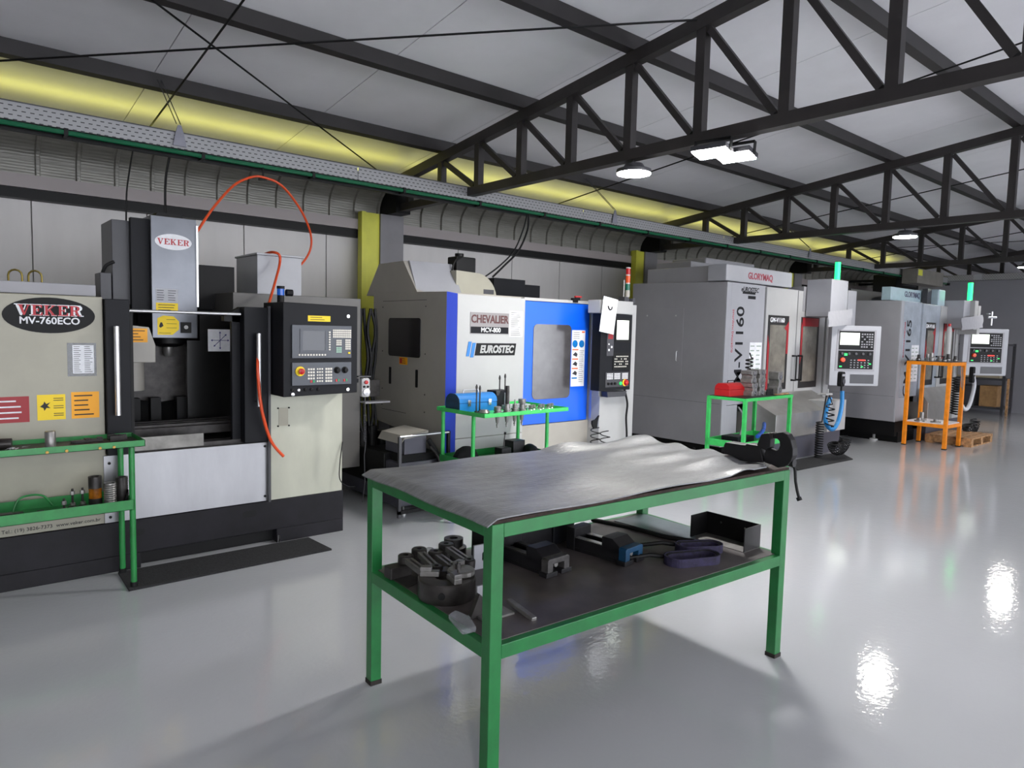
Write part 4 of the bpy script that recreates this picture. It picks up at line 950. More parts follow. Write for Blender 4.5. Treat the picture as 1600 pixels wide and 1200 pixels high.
# four tool holders through holes in the front edge
def holder(i, x, y, kind, lab):
    p = P2(x, y, .925)
    t = thing('tool_holder', lab, 'tool holder', p, 'tool holders hanging in the green table')
    F = Matrix.Translation(p)
    mk('taper', MB().lathe([(0, -.115), (.006, -.115), (.006, -.10), (.009, -.098), (.009, -.088), (.005, -.086), (.006, -.08), (.012, -.075), (.022, -.0), (.0, 0)], 20, F), 'toolst', t, smooth=True)
    mk('flange', MB().lathe([(.032, 0), (.032, .008), (.026, .012), (.026, .018), (.032, .022), (.032, .03), (0, .03)], 24, F), 'toolst', t, smooth=True)
    if kind == 0: mk('nut', MB().lathe([(.028, .03), (.03, .05), (.02, .055), (0, .055)], 20, F), 'toolst', t)
    if kind == 1:
        mk('collar', MB().lathe([(.024, .03), (.022, .07), (0, .07)], 20, F), 'toolst', t)
        mk('milling_cutter', MB().lathe([(.014, .07), (.017, .075), (.017, .21), (.015, .215), (0, .215)], 14, F), 'darkst', t)
    if kind == 2: mk('collet_nut', MB().lathe([(.018, .03), (.020, .06), (.012, .066), (.006, .066), (.006, .10), (0, .10)], 18, F), 'toolst', t)
    if kind == 3: mk('shell_mill', MB().lathe([(.022, .03), (.022, .06), (.030, .065), (.032, .10), (.02, .102), (0, .102)], 20, F), 'toolst', t)
holder(0, .175, .05, 0, 'steel tool holder at the corner of the green table, leftmost of four')
holder(1, .275, .05, 1, 'steel tool holder with a long thick cutter standing up')
holder(2, .365, .055, 2, 'small steel tool holder with a collet nut, third of four')
holder(3, .45, .06, 3, 'steel tool holder with a wide shell mill, rightmost of four')
ring_names = ['first', 'second', 'third', 'fourth', 'fifth', 'sixth', 'seventh', 'eighth']
proto = None
for i in range(8):
    p = P2(.50+i*.054, .12+ (i % 2)*.02, ZT)
    lab = 'short steel collet holder in the row along the front edge, %s from the left' % ring_names[i]
    if proto is None:
        t = thing('collet_holder', lab, 'tool holder', p, 'row of collet holders on the green table')
        F = Matrix.Translation(p)
        mk('flange', MB().lathe([(.024, 0), (.024, .014), (.020, .018), (.024, .022), (.024, .03), (0, .03)], 18, F), 'chrome', t, smooth=True)
        mk('collet_nut', MB().lathe([(.017, .03), (.019, .052), (.010, .056), (.010, .045), (0, .045)], 18, F), 'toolst', t, smooth=True)
        mk('shank', MB().lathe([(.022, -.0), (.022, .002), (0, .002)], 12, F), 'darkst', t)
        proto = t
    else:
        copy_tree(proto, loc=p, label=lab)
mk('measuring_case', MB(W2).box(.52, .80, .32, .42, ZT, ZT+.035), 'lgrey', label='long pale instrument case behind the row of collet holders', cat='case', bevel=.003)
mk('steel_bar', MB(W2).box(.60, .88, .46, .50, ZT, ZT+.02), 'alu', label='bright steel bar at the back of the green table', cat='bar', bevel=.002)
# shelf items
ZS = .483
mk('cloth_bundle', MB(W2).lathe([(.11, 0), (.12, .05), (.09, .10), (.04, .125), (0, .13)], 9, W2 @ Matrix.Translation((.16, .42, ZS)) @ Matrix.Diagonal((1, .7, 1, 1))), mat('black_cloth', (16, 16, 20), .9, 0, .3, 30), label='black bundle on the left of the green table shelf', cat='bundle', smooth=True)
a = thing('rotary_indexer', 'small dark device with a lever on the green table shelf', 'tool', P2(.55, .4, ZS))
mk('body', MB(W2).box(.50, .61, .35, .45, ZS, ZS+.085), 'cast', a, bevel=.006)
mk('lever', MB(W2).cyl((.56, .40, ZS+.085), (.575, .40, ZS+.20), .005, 8), 'darkst', a)
mk('lever_ball', MB(W2).cyl((.575, .40, ZS+.195), (.577, .40, ZS+.215), .011, 10), 'black', a)
mk('steel_block', MB(W2).box(.66, .80, .38, .5, ZS, ZS+.13), 'cast', label='black block in the middle of the green table shelf', cat='block', bevel=.005)
mk('rag_pile', MB().lathe([(.10, 0), (.10, .03), (.07, .07), (.03, .09), (0, .095)], 8, W2 @ Matrix.Translation((.84, .36, ZS)) @ Matrix.Diagonal((.8, .9, 1, 1))), 'black', label='black rag heap at the right of the green table shelf', cat='rags', smooth=True)

# ================================================================ THE TWO GREY MACHINES
def console(par, o, r, wd, hg, lens_on=True):
    """operator panel on a swing arm; o = lower left front corner"""
    F = fr(o, r, (0, 0, 1))
    cp = mk('console', MB(F).poly(rrect(0, 0, wd, hg, .015), -.10, 0), 'lgrey', par, bevel=.004, label='light grey operator console')
    Fa = F @ Matrix.Translation((0, 0, .001))
    mk('recess', MB(Fa).poly([(.10*wd, .245*hg), (.90*wd, .245*hg), (.90*wd, .93*hg), (.12*wd, .93*hg)], 0, .004), 'mgrey', cp)
    Fb = F @ Matrix.Translation((0, 0, .005))
    mk('black_panel', MB(Fb).box(.15*wd, .86*wd, .60*hg, .91*hg, 0, .003).box(.15*wd, .86*wd, .28*hg, .585*hg, 0, .003), 'black', cp)
    Fc = F @ Matrix.Translation((0, 0, .0085))
    mk('screen', MB(Fc).box(.17*wd, .56*wd, .68*hg, .88*hg, 0, .002), 'scron', cp, label='lit pale screen')
    b = MB(Fc)
    for r_ in range(6):
        for c in range(5):
            if random.random() < .85: b.box((.60+c*.05)*wd, (.632+c*.05)*wd, (.64+r_*.042)*hg, (.662+r_*.042)*hg, 0, .003)
    for r_ in range(4):
        for c in range(6): b.box((.40+c*.07)*wd, (.43+c*.07)*wd, (.30+r_*.04)*hg, (.315+r_*.04)*hg, 0, .003)
    mk('keys', b, 'mgrey', cp, kind='stuff')
    for k in range(5): mk('rotary_knob', MB().lathe([(.022, 0), (.018, .02), (0, .021)], 12, Fc @ Matrix.Translation(((.22+k*.14)*wd, .535*hg, 0))), 'dgrey', cp)
    mk('status_lamps', MB(Fc).box(.27*wd, .33*wd, .50*hg, .54*hg, 0, .006).box(.18*wd, .23*wd, .31*hg, .33*hg, 0, .004).box(.62*wd, .66*wd, .31*hg, .33*hg, 0, .004).box(.78*wd, .82*wd, .36*hg, .38*hg, 0, .004), 'ledg', cp, kind='stuff')
    mk('status_lamps', MB(Fc).box(.55*wd, .70*wd, .42*hg, .44*hg, 0, .004), 'ledr', cp, kind='stuff', label='red key row')
    es = mk('emergency_stop', MB().lathe([(.034, 0), (.034, .02), (.03, .03), (0, .034)], 18, Fc @ Matrix.Translation((.235*wd, .43*hg, 0))), mat('stop_orange', (235, 80, 40), .35), cp, smooth=True)
    mk('lower_slot', MB(Fa).box(.42*wd, .90*wd, .04*hg, .19*hg, 0, .004), 'dgrey', cp)
    return F
def grey_machine(xl, yf, W, ztop, model, label, header_m, hx0, hy, film, hw=1.62, hd=.27, dx=.90, dw=.82, win=((.06, .60), (.11, .64)), tx=.33, ttop=1.96, apr=(.45, .5)):
    t = thing('milling_machine', label, 'machine', (xl+W/2, yf+.8, 0), 'machining centres')
    F = FRONT(yf); L = LEFT(xl); D = 1.50
    yb = yf+D
    zb = .17 if yf > 4.5 else .33
    mk('left_side_panel', MB(L).poly([(-yf, zb), (-yf, ztop), (-yb, ztop+.03), (-yb, zb)], -.04, 0), 'mgrey', t, bevel=.006, label='big plain grey side panel')
    mk('roof', MB().box(xl+.02, xl+W, yf+.03, yb, ztop-.04, ztop), 'mgrey', t)
    mk('rear_body', MB().box(xl+.08, xl+W-.05, yf+.5, yb, .2, ztop-.05), 'dgrey', t)
    mk('base', MB().box(xl+.15, xl+W-.1, yf-.02, yb-.05, 0.0, .16).box(xl+.06, xl+W-.1, yf+.0, yb-.02, .10, zb), 'blackp', t)
    # maintenance door in the side
    o = mk('service_door', MB(L).box(-(yf+1.33), -(yf+.62), .98, 1.93, 0, .004), 'mgrey', t, bevel=.0015)
    FL_ = fr((xl-.004, 0, 0), (0, -1, 0), (0, 0, 1))
    mk('door_handle', MB().tube([(xl-.006, yf+.70, 1.36), (xl-.025, yf+.70, 1.35), (xl-.025, yf+.70, 1.24), (xl-.006, yf+.70, 1.23)], .006, 8), 'alu', o)
    for yy in (.74, 1.22): mk('lock', MB().lathe([(.012, 0), (.012, .006), (0, .006)], 10, FL_ @ Matrix.Translation((-(yf+yy), 1.83, 0))), 'alu', o)
    mk('panel_seam', MB(L).box(-yb+.03, -yf-.02, .715, .718, 0, .001), 'dgrey', t)
    mk('corner_post', MB(F).box(xl, xl+.10, zb, ztop, 0, .012), 'lgrey', t, bevel=.003)
    mk('front_panel', MB(F).box(xl+.10, xl+dx-.01, .70, ztop, -.03, .012), film or 'lgrey', t, bevel=.003, label='plain front panel with vertical model lettering')
    mk('front_lower', MB(F).box(xl+.10, xl+.35, zb, .695, -.03, .010), 'lgrey', t)
    # header
    mk('header', MB().box(hx0, hx0+hw, hy, hy+hd, ztop+.015, ztop+.22), header_m, t, bevel=.01, label='roof header box with the maker name')
    Fh = FRONT(hy)
    FhS = Fh
    # doors
    d0 = xl+dx
    for k in (0, 1):
        a = d0+k*(dw+.02)
        dr = mk('sliding_door', MB(F).box(a, a+dw, .60, ztop-.015, -.03, .035), film if (film and k == 0) else 'white', t, bevel=.004)
        Fd = F @ Matrix.Translation((0, 0, .035))
        w0, w1 = a+win[k][0], a+win[k][1]
        mk('window_frame', MB(Fd).box(w0, w1, .86, 1.87, 0, .006), 'frame', dr)
        Fe = Fd @ Matrix.Translation((0, 0, .006))
        mk('window', MB(Fe).box(w0+.05, w1-.06, .95, 1.74, 0, .002), 'tan', dr, label='door window with dim tan interior')
        if k == 0:
            mk('red_edge', MB(Fe).poly([(w0, .86), (w0+.045, .86), (w0+.045, 1.45), (w0, 1.60)], 0, .003).poly([(w1-.05, 1.35), (w1, 1.35), (w1, 1.80), (w1-.12, 1.70), (w1-.05, 1.66)], 0, .003), 'dred', dr, kind='stuff')
            text(model, Fe, (w0+w1)/2-.04, 1.805, .085, 'paper', dr, bold=.002)
        else:
            mk('red_edge', MB(Fe).box(w0+.03, w1-.03, 1.74, 1.86, 0, .003).poly([(w0, 1.20), (w0+.045, 1.30), (w0+.045, 1.72), (w0, 1.80)], 0, .003), 'dred', dr, kind='stuff')
        hx = a+dw-.07 if k == 0 else a+.07
        hd_ = mk('door_handle', MB().tube([(hx, yf-.035, 1.32), (hx, yf-.10, 1.32), (hx, yf-.10, .98), (hx, yf-.035, .98)], .014, 8), 'black', dr, label='black bar handle')
    sticker(F @ Matrix.Translation((0, 0, .012)), xl+dx-.32, .93, xl+dx-.03, 1.50, 'paper', t, 'instruction_sheet', 9, ink=mat('sheet_ink', (150, 165, 155), .7), cols=2, label='white instruction sheet')
    # model lettering running up the panel
    Fp_ = F @ Matrix.Translation((0, 0, .012))
    text(model, Fp_, xl+tx, ttop, .24, 'navy', t, rot=math.pi/2, bold=.003, sx=1.13, align='RIGHT', name='model_lettering')
    text('GLORYMAQ MAQUINAS', Fp_, xl+tx-.17, ttop-.32, .05, mat('letter_red', (190, 60, 70), .5), t, rot=math.pi/2, name='red_lettering')
    # frame right of the doors and apron
    mk('right_frame', MB(F).box(d0+2*dw+.05, d0+2*dw+.20, .55, ztop+.02, -.06, .05), 'white', t, bevel=.003)
    mk('right_side', MB().box(d0+2*dw+.20, xl+W, yf+.05, yb, .17, ztop+.02), 'mgrey', t, bevel=.004)
    ap = MB(fr((0, 0, 0), (0, 1, 0), (0, 0, 1)))    # outline in (y, z), extruded along x
    mk('apron', ap.poly([(yf-.05, .60), (yf+.3, .60), (yf+.3, .17), (yf-apr[1]+.1, .17), (yf-apr[1], .30), (yf-apr[1], .60), (yf-.04, .82)], xl+apr[0], xl+2.25), mat('apron_steel', (186, 184, 180), .3, .75, .08, 3), t, bevel=.003, label='stainless sloping apron under the doors')
    mk('apron_base', MB().box(xl+apr[0], xl+2.25, yf-apr[1]+.01, yf+.1, .0, .295), mat('apron_base_grey', (72, 72, 82), .4), t, bevel=.003)
    mk('apron_box', MB().box(xl+1.75, xl+2.28, yf-apr[1]-.04, yf-.0, .30, .72), 'white', t, bevel=.004, label='white box at the right end of the apron')
    return t
def Q(*a, **k): return at(*a, **k)
gm = grey_machine(7.60, 4.90, 2.78, 2.25, 'GM-V1160', 'large grey machining centre with dark model lettering, directly behind the bench vise', 'lgrey', 7.58, 4.90, None)
FH1 = FRONT(4.90)
text('GLORYMAQ', FH1, 8.38, 2.355, .115, mat('maker_red', (150, 40, 60), .5), gm, bold=.003, sx=.95)
g_ = mk('dealer_sticker', MB(FH1 @ Matrix.Translation((0, 0, .012))).box(7.95, 8.25, 2.12, 2.15, 0, .002).box(8.08, 8.26, 2.06, 2.10, 0, .002), 'navy', gm)
text('eUROSTEC', FH1 @ Matrix.Translation((0, 0, .012)), 8.12, 2.175, .085, 'navy', g_, bold=.0015, shear=.2)
mk('roof_block', MB().box(7.66, 9.15, 5.12, 6.2, 2.26, 2.47), 'mgrey', gm, bevel=.01, label='long grey housing on the roof')
mk('roof_block', MB().box(8.6, 9.9, 5.9, 6.5, 2.45, 2.70), 'mgrey', gm, bevel=.02)
mk('roof_block', MB().box(8.1, 8.65, 5.8, 6.4, 2.45, 2.60), 'mgrey', gm, bevel=.01)
mk('vent_hat', MB().box(9.0, 9.25, 5.0, 5.2, 2.27, 2.30), 'dgrey', gm)
# arm tower and console of the nearer grey machine
def tower(par, x0, x1, y, z0, z1, flap):
    mk('arm_tower', MB().box(x0, x1, y, y+.35, z0, z1), 'lgrey', par, bevel=.006, label='boxy arm tower carrying the console')
a0 = Q(1258, 440, y=4.75); a1 = Q(1326, 437, y=4.75)
tower(gm, Q(1300, 440, y=4.5).x, Q(1326, 437, y=4.5).x, 4.5, 1.88, Q(1310, 437, y=4.5).z, 1)
mk('arm_beam', MB().box(Q(1258, 440, y=4.85).x, Q(1326, 437, y=4.5).x, 4.86, 5.1, 1.95, 2.30), 'mgrey', gm, bevel=.004)
mk('arm_back', MB().box(Q(1326, 455, y=4.6).x, Q(1339, 455, y=4.6).x, 4.6, 4.9, 1.70, Q(1330, 454, y=4.6).z), 'lgrey', gm, bevel=.004)
RV = (.80, -.60, 0)
c0 = Q(1295, 602, x=9.75)
console(gm, c0, RV, .72, Q(1298, 508, x=9.75).z-c0.z)
def flap_(par, p0, p1, p2, p3, lab):
    b = MB(); q = [Vector(p) for p in (p0, p1, p2, p3)]; n = Vector((-.01, .02, 0)); vs = []
    N = 5
    for k in range(2):
        for i in range(N):
            for j in range(N):
                u_, v_ = i/(N-1), j/(N-1)
                p = q[0]*(1-u_)*(1-v_)+q[1]*u_*(1-v_)+q[2]*u_*v_+q[3]*(1-u_)*v_
                vs.append(tuple(p + n*(k*.3) + Vector((0, .008*math.sin(i*2.1+j*1.7), 0))))
    fs = []
    for i in range(N-1):
        for j in range(N-1):
            a = i*N+j; fs.append((a, a+N, a+N+1, a+1)); fs.append((a+N*N, a+1+N*N, a+N+1+N*N, a+N+N*N))
    mk('plastic_wrap', b.add(vs, fs), mat('wrap', (165, 165, 170), .3, bump=.5, bscale=14), par, smooth=True, label=lab)
flap_(gm, Q(1295, 487, y=4.42), Q(1332, 483, y=4.42), Q(1330, 507, y=4.42), Q(1294, 511, y=4.42), 'crumpled clear wrap under the arm tower')
s_ = Q(1308, 437, y=4.7)
def green_stack(par, x, y, z, h_):
    o = mk('stack_light', MB().cyl((x, y, z-.01), (x, y, z+.03), .018, 12), 'alu', par, label='stack light glowing green')
    mk('lens', MB().cyl((x, y, z+.03), (x, y, z+h_), .038, 16), 'emg', o, smooth=True)
    mk('cap', MB().cyl((x, y, z+h_), (x, y, z+h_+.012), .038, 16), 'dgrey', o)
green_stack(gm, s_.x, 4.7, s_.z-.03, .28)
# pendant, blue hose, coiled hoses
pdn = thing('hand_pendant', 'black hand pendant under the console of the nearer grey machine', 'remote control', Q(1318, 590, y=4.25))
p0 = Q(1317, 604, y=4.25); p1 = Q(1317, 581, y=4.25)
mk('body', MB(FRONT(4.25)).poly(rrect(p0.x-.055, p0.z, p0.x+.055, p1.z, .03), -.06, 0), 'black', pdn, bevel=.005)
mk('hand_wheel', MB().lathe([(.04, 0), (.04, .015), (0, .02)], 16, FRONT(4.25) @ Matrix.Translation((p0.x, p0.z+.07, 0))), 'dgrey', pdn)
mk('label_plate', MB(FRONT(4.25)).box(p0.x-.04, p0.x+.04, p0.z+.14, p0.z+.17, 0, .003), 'lgrey', pdn)
mk('cable', MB().cyl((p0.x, 4.27, p0.z), (p0.x, 4.27, p0.z-.07), .012, 8), 'black', pdn)
mk('blue_hose', MB().tube(smooth_path([Q(1316, 611, y=4.25), Q(1315, 635, y=4.25), Q(1309, 660, y=4.25), Q(1300, 671, y=4.25), Q(1291, 662, y=4.25), Q(1290, 645, y=4.25), Q(1297, 622, y=4.27)]), .028, 12), mat('blue_film_hose', (40, 130, 195), .25, bump=.6, bscale=60), label='blue plastic-wrapped hose hanging in a U from the pendant', cat='hose', smooth=True)
hk = Q(1292, 616, y=4.27)
mk('hose_bracket', MB().box(hk.x-.08, hk.x+.10, 4.24, 4.36, hk.z-.01, hk.z+.01).cyl((hk.x, 4.26, hk.z), (hk.x, 4.26, hk.z+.07), .012, 8), 'white', label='white bracket holding the coiled hoses on the nearer grey machine', cat='bracket')
c_ = Q(1284, 660, y=4.22)
mk('coiled_hose', MB().tube([(hk.x-.05, 4.25, hk.z)] + helix((c_.x, 4.24, c_.z), .045, -.48, 15), .010, 6), 'black', label='straight black coiled hose left of the blue hose', cat='hose', group='coiled air hoses')
c_ = Q(1298, 632, y=4.20)
mk('coiled_hose', MB().tube([(hk.x+.02, 4.25, hk.z)] + helix((c_.x, 4.20, c_.z), .05, -.30, 4), .009, 6), 'black', label='stretched black coiled hose inside the blue hose loop', cat='hose', group='coiled air hoses')
def coil_pile(c, rr, label, n=13, loops=1.0):
    pts = []; N = n*10
    for k in range(N+1):
        t = k/N; A = -math.pi*.95*t*loops + .1; cx = c[0]+rr*math.cos(A-.1)*1.0; cz = c[2]+rr*.9*math.sin(A)*.9
        a = 2*math.pi*n*t
        e = Vector((math.cos(A), 0, math.sin(A)))
        pts.append(Vector((cx, c[1], cz)) + e*.07*math.cos(a) + Vector((0, .07, 0))*math.sin(a))
    return mk('coiled_hose', MB().tube(pts, .008, 6), 'black', label=label, cat='hose', group='coiled air hoses')
c_ = Q(1312, 680, y=4.05)
coil_pile((c_.x, 4.05, .27), .17, 'black coiled hose sagging to the floor below the blue hose')
mk('floor_mat', MB().poly([(7.85, 3.98), (9.20, 3.93), (9.6, 4.28), (8.2, 4.36)], .001, .012, Matrix.Identity(4)), 'rubber', label='dark rubber mat in front of the nearer grey machine', cat='mat', loc=(8.6, 4.1, 0))
for k, (yy, lab) in enumerate(((6.42, 'white levelling foot by the back corner of the nearer grey machine'), (5.2, 'small dark levelling foot under the side of the nearer grey machine'))):
    f_ = thing('levelling_foot', lab, 'machine foot', (7.52, yy, 0), 'levelling feet')
    mk('pad', MB().lathe([(.09, 0), (.09, .02), (.04, .03), (0, .03)], 20, Matrix.Translation((7.5, yy, 0))), 'white' if k == 0 else 'dgrey', f_)
    mk('bolt', MB().cyl((7.5, yy, .03), (7.5, yy, .13), .016, 10), 'black', f_)

# the farther grey machine
gm2 = grey_machine(11.20, 4.22, 2.55, 2.17, 'GM-V1165', 'farther grey machining centre with pale blue film on its front and header', 'filmhead', 11.27, 4.40, 'lightblue', hw=1.36, hd=.14, dx=.80, dw=.73, win=((.16, .55), (.16, .66)), tx=.34, ttop=1.90, apr=(.78, .2))
text('GLORYMAQ', FRONT(4.40), 12.1, 2.30, .12, mat('maker_navy', (60, 60, 90), .5), gm2, bold=.003, sx=.95)
mk('film_roll', MB().box(12.45, 12.62, 4.30, 4.38, 2.17, 2.42), 'dgrey', gm2)
mk('header_end', MB().box(12.66, 12.95, 4.20, 4.7, 2.15, 2.42), 'filmhead', gm2, bevel=.02)
mk('roof_block', MB().box(11.25, 12.6, 5.0, 5.7, 2.18, 2.38), 'dgrey', gm2, bevel=.01)
tower(gm2, Q(1507, 470, y=3.95).x, Q(1522, 470, y=3.95).x, 3.95, 1.80, Q(1512, 470, y=3.95).z, 1)
mk('arm_tower', MB().box(Q(1522, 470, y=3.9).x, Q(1527, 470, y=3.9).x, 3.88, 4.2, 1.78, Q(1524, 470, y=3.9).z), 'white', gm2)
mk('arm_back', MB().box(Q(1527, 478, y=3.9).x, Q(1531, 478, y=3.9).x, 3.88, 4.2, 1.70, Q(1529, 478, y=3.9).z), 'white', gm2)
c0 = Q(1502, 586, x=13.6); cT = Q(1504, 513, x=13.6)
console(gm2, c0, RV, .80, cT.z-c0.z)
flap_(gm2, Q(1503, 497, y=3.86), Q(1536, 492, y=3.86), Q(1536, 512, y=3.86), Q(1503, 516, y=3.86), 'crumpled wrap on top of the farther console')
s_ = Q(1515, 470, y=4.0)
green_stack(gm2, s_.x, 4.0, s_.z-.02, .32)
p_ = Q(1549, 505, x=14.1)
va = thing('valve_fitting', 'small white valve fitting standing on the farther console', 'valve', p_)
mk('stem', MB().cyl((p_.x, p_.y, p_.z-.04), (p_.x, p_.y, p_.z+.20), .014, 10), 'alu', va)
mk('tap', MB().cyl((p_.x-.06, p_.y+.05, p_.z+.10), (p_.x+.06, p_.y-.05, p_.z+.10), .020, 10).cyl((p_.x-.05, p_.y+.04, p_.z+.15), (p_.x-.05, p_.y+.04, p_.z+.17), .03, 10), 'lgrey', va)
pz = Q(1521, 578, y=3.8); py0 = Q(1521, 601, y=3.8)
pd2 = thing('hand_pendant', 'black hand pendant below the farther console with white hose', 'remote control', pz)
mk('body', MB(FRONT(3.8)).poly(rrect(py0.x-.055, py0.z+.03, py0.x+.055, pz.z+.05, .03), -.06, 0), 'black', pd2, bevel=.005)
mk('label_plate', MB(FRONT(3.8)).box(py0.x-.04, py0.x+.04, py0.z+.16, py0.z+.19, 0, .003), 'lgrey', pd2)
mk('wrapped_cable', MB().tube(smooth_path([Q(1521, 588, y=3.82), Q(1522, 605, y=3.82), Q(1515, 632, y=3.82), Q(1508, 640, y=3.85), Q(1502, 632, y=3.9)]), .03, 10), mat('white_film_hose', (200, 202, 208), .25, bump=.6, bscale=60), pd2, smooth=True)
c_ = Q(1500, 590, y=3.8)
mk('coiled_hose', MB().tube(helix((c_.x, 3.85, c_.z), .05, -.60, 15), .011, 6), 'black', label='black coiled hose hanging beside the farther machine', cat='hose', group='coiled air hoses')
coil_pile((Q(1518, 655, y=3.7).x, 3.7, .28), .19, 'black coiled hose sagging to the floor behind the orange stand')
for px, lab in ((1365, 'white levelling foot under the corner of the farther grey machine'),):
    p_ = Q(px, 687, z=0)
    f_ = thing('levelling_foot', lab, 'machine foot', p_, 'levelling feet')
    mk('pad', MB().lathe([(.06, 0), (.06, .02), (.03, .03), (0, .03)], 20, Matrix.Translation(p_)), 'white', f_)
    mk('bolt', MB().cyl((p_.x, p_.y, .03), (p_.x, p_.y, .13), .02, 10), 'white', f_)

# ---------------------------------------------------------------- green table with the red toolbox
t3 = thing('tool_table', 'green tool table with a red toolbox and steel fixture blocks', 'tool table', (6.44, 3.86, 0), 'green tool tables', R(2))
W3 = wm(t3)
mk('top', MB(W3).box(0, 1.04, 0, .46, .90, .932), 'greenl', t3, bevel=.002)
mk('top_liner', MB(W3).box(.02, 1.02, .02, .44, .932, .937), 'cast', t3)
mk('shelf', MB(W3).box(.02, 1.0, .02, .44, .40, .405), 'green', t3)
for n_, a in (('front_rail', (.0, 1.02, 0, .02, .40, .47)), ('rear_rail', (0, 1.02, .44, .46, .40, .47)), ('side_rail', (0, .02, .02, .44, .40, .47)), ('side_rail', (1.0, 1.02, .02, .44, .40, .47))):
    mk(n_, MB(W3).box(*a), 'greenl', t3)
for x_, y_ in ((0.0, .0), (.99, .0), (0, .425), (.99, .425)): mk('leg', MB(W3).box(x_, x_+.035, y_, y_+.035, 0, .90), 'greenl', t3)
def P3(x, y, z=.937): return W3 @ Vector((x, y, z))
rt = thing('toolbox', 'red metal toolbox with rounded lid on the left end of the green table', 'toolbox', P3(.03, .30), rz=R(2))
T = wm(rt); FTb = T @ Matrix(((0, 0, 1, 0), (1, 0, 0, 0), (0, 1, 0, 0), (0, 0, 0, 1)))
mk('body', MB(FTb).poly([(-.09, 0), (.09, 0), (.09, .07), (-.09, .07)], 0, .36), 'red', rt, bevel=.003)
mk('lid', MB(FTb).poly([(-.092, .072), (.092, .072), (.08, .11), (.05, .135), (-.05, .135), (-.08, .11)], -.002, .362), 'red', rt, bevel=.003)
mk('carry_handle', MB(T).tube([(.10, 0, .135), (.11, 0, .16), (.24, 0, .16), (.25, 0, .135)], .006, 8), 'black', rt)
def fixture(x, y, z, sx, sy, sz, lab):
    p = P3(x, y, z)
    t = thing('fixture_block', lab, 'fixture', p, 'steel fixture blocks on the green table', R(2))
    T = wm(t)
    mk('body', MB(T).poly([(-sx/2, 0), (sx/2, 0), (sx/2, sz*.3), (sx/2-.02, sz*.38), (sx/2-.02, sz*.62), (sx/2, sz*.7), (sx/2, sz), (-sx/2, sz), (-sx/2, sz*.7), (-sx/2+.02, sz*.62), (-sx/2+.02, sz*.38), (-sx/2, sz*.3)], -sy/2, sy/2, T @ fr((0, 0, 0), (1, 0, 0), (0, 0, 1))), 'toolst', t, bevel=.003)
    for zz in (.22, .78):
        mk('bore', MB().lathe([(.028, 0), (.028, .004), (.015, .004), (.015, -.002), (0, -.002)], 16, T @ fr((0, -sy/2-.001, sz*zz), (1, 0, 0), (0, 0, 1))), 'chrome', t)
fixture(.38, .18, .937, .13, .14, .14, 'steel fixture block right of the red toolbox, lower left of the stack')
fixture(.53, .18, .937, .13, .14, .14, 'steel fixture block, lower right of the stack')
fixture(.36, .18, 1.079, .12, .13, .13, 'steel fixture block on top of the stack, left')
fixture(.52, .18, 1.079, .15, .15, .14, 'larger steel fixture block on top of the stack, right')
fixture(.80, .10, .937, .10, .12, .25, 'tall steel fixture block standing alone, left of two')
fixture(.92, .16, .937, .09, .12, .25, 'tall steel fixture block standing alone, right of two')
mk('black_spring', MB().tube(helix(P3(.30, .15, 1.23), .035, .12, 3) + [P3(.30, .15, 1.40)], .008, 6), 'black', label='black spring coil standing on the fixture blocks', cat='spring')
for k in range(4): mk('socket', MB().cyl(P3(.63+k*.035, .10), P3(.63+k*.035, .10, 1.0), .013, 12), 'black', label='small black socket in the row between the fixture blocks, %s from the left' % ring_names[k], cat='socket', group='sockets in a row on the green table', smooth=True)
mk('steel_strip', MB(W3).box(.85, 1.0, .28, .40, .937, .95), 'toolst', label='flat steel strip at the right end of the green table top', cat='bar', bevel=.002)
mk('wooden_stick', MB(W3).box(.72, 1.0, .03, .06, .938, .95), 'pallet', label='thin wooden stick at the front right of the green table top', cat='stick')
mk('hand_lever', MB().tube([P3(.33, .20, .41), P3(.33, .20, .70)], .008, 8).tube([P3(.42, .3, .41), P3(.50, .3, .62), P3(.46, .3, .74), P3(.38, .3, .80)], .010, 8), 'mgrey', label='bent grey lever rising from the green table shelf', cat='lever', kind=None)
mk('blue_strap', MB().tube(smooth_path([P3(.42, .08, .495), P3(.60, .14, .50), P3(.78, .2, .53), P3(.98, .30, .57)]), .022, 8), mat('strap_blue', (20, 80, 180), .5, 0, .3, 30), label='long blue strap bundle lying across the green table shelf', cat='strap', smooth=True)
mk('black_case', MB(W3).box(.14, .34, .15, .35, .405, .50), 'navy', label='dark case at the left of the green table shelf', cat='case', bevel=.005)
mk('black_tray', MB(W3).box(.38, .62, .22, .40, .405, .47), 'black', label='low black tray behind the blue strap', cat='tray', bevel=.004)

# ---------------------------------------------------------------- orange stand
os_ = thing('orange_stand', 'tall orange steel stand with a white lower shelf, tools on top', 'stand', (11.22, 3.5, 0), None, R(-1))
W4 = wm(os_)
OW, OD, OH = .60, .60, 1.27
for x_, y_ in ((0, 0), (OW-.05, 0), (0, OD-.05), (OW-.05, OD-.05)):
    l = mk('leg', MB(W4).box(x_, x_+.05, y_, y_+.05, .012, OH), 'orange', os_, bevel=.003)
    mk('foot', MB(W4).box(x_-.003, x_+.053, y_-.003, y_+.053, 0, .014), 'black', l)
for z_ in (OH-.05, .31):
    for a in ((.05, OW-.05, 0, .05), (.05, OW-.05, OD-.05, OD), (0, .05, .05, OD-.05), (OW-.05, OW, .05, OD-.05)): mk('rail', MB(W4).box(a[0], a[1], a[2], a[3], z_, z_+.05), 'orange', os_)
mk('top_plate', MB(W4).box(.0, OW, .0, OD, OH, OH+.008), 'dgrey', os_)
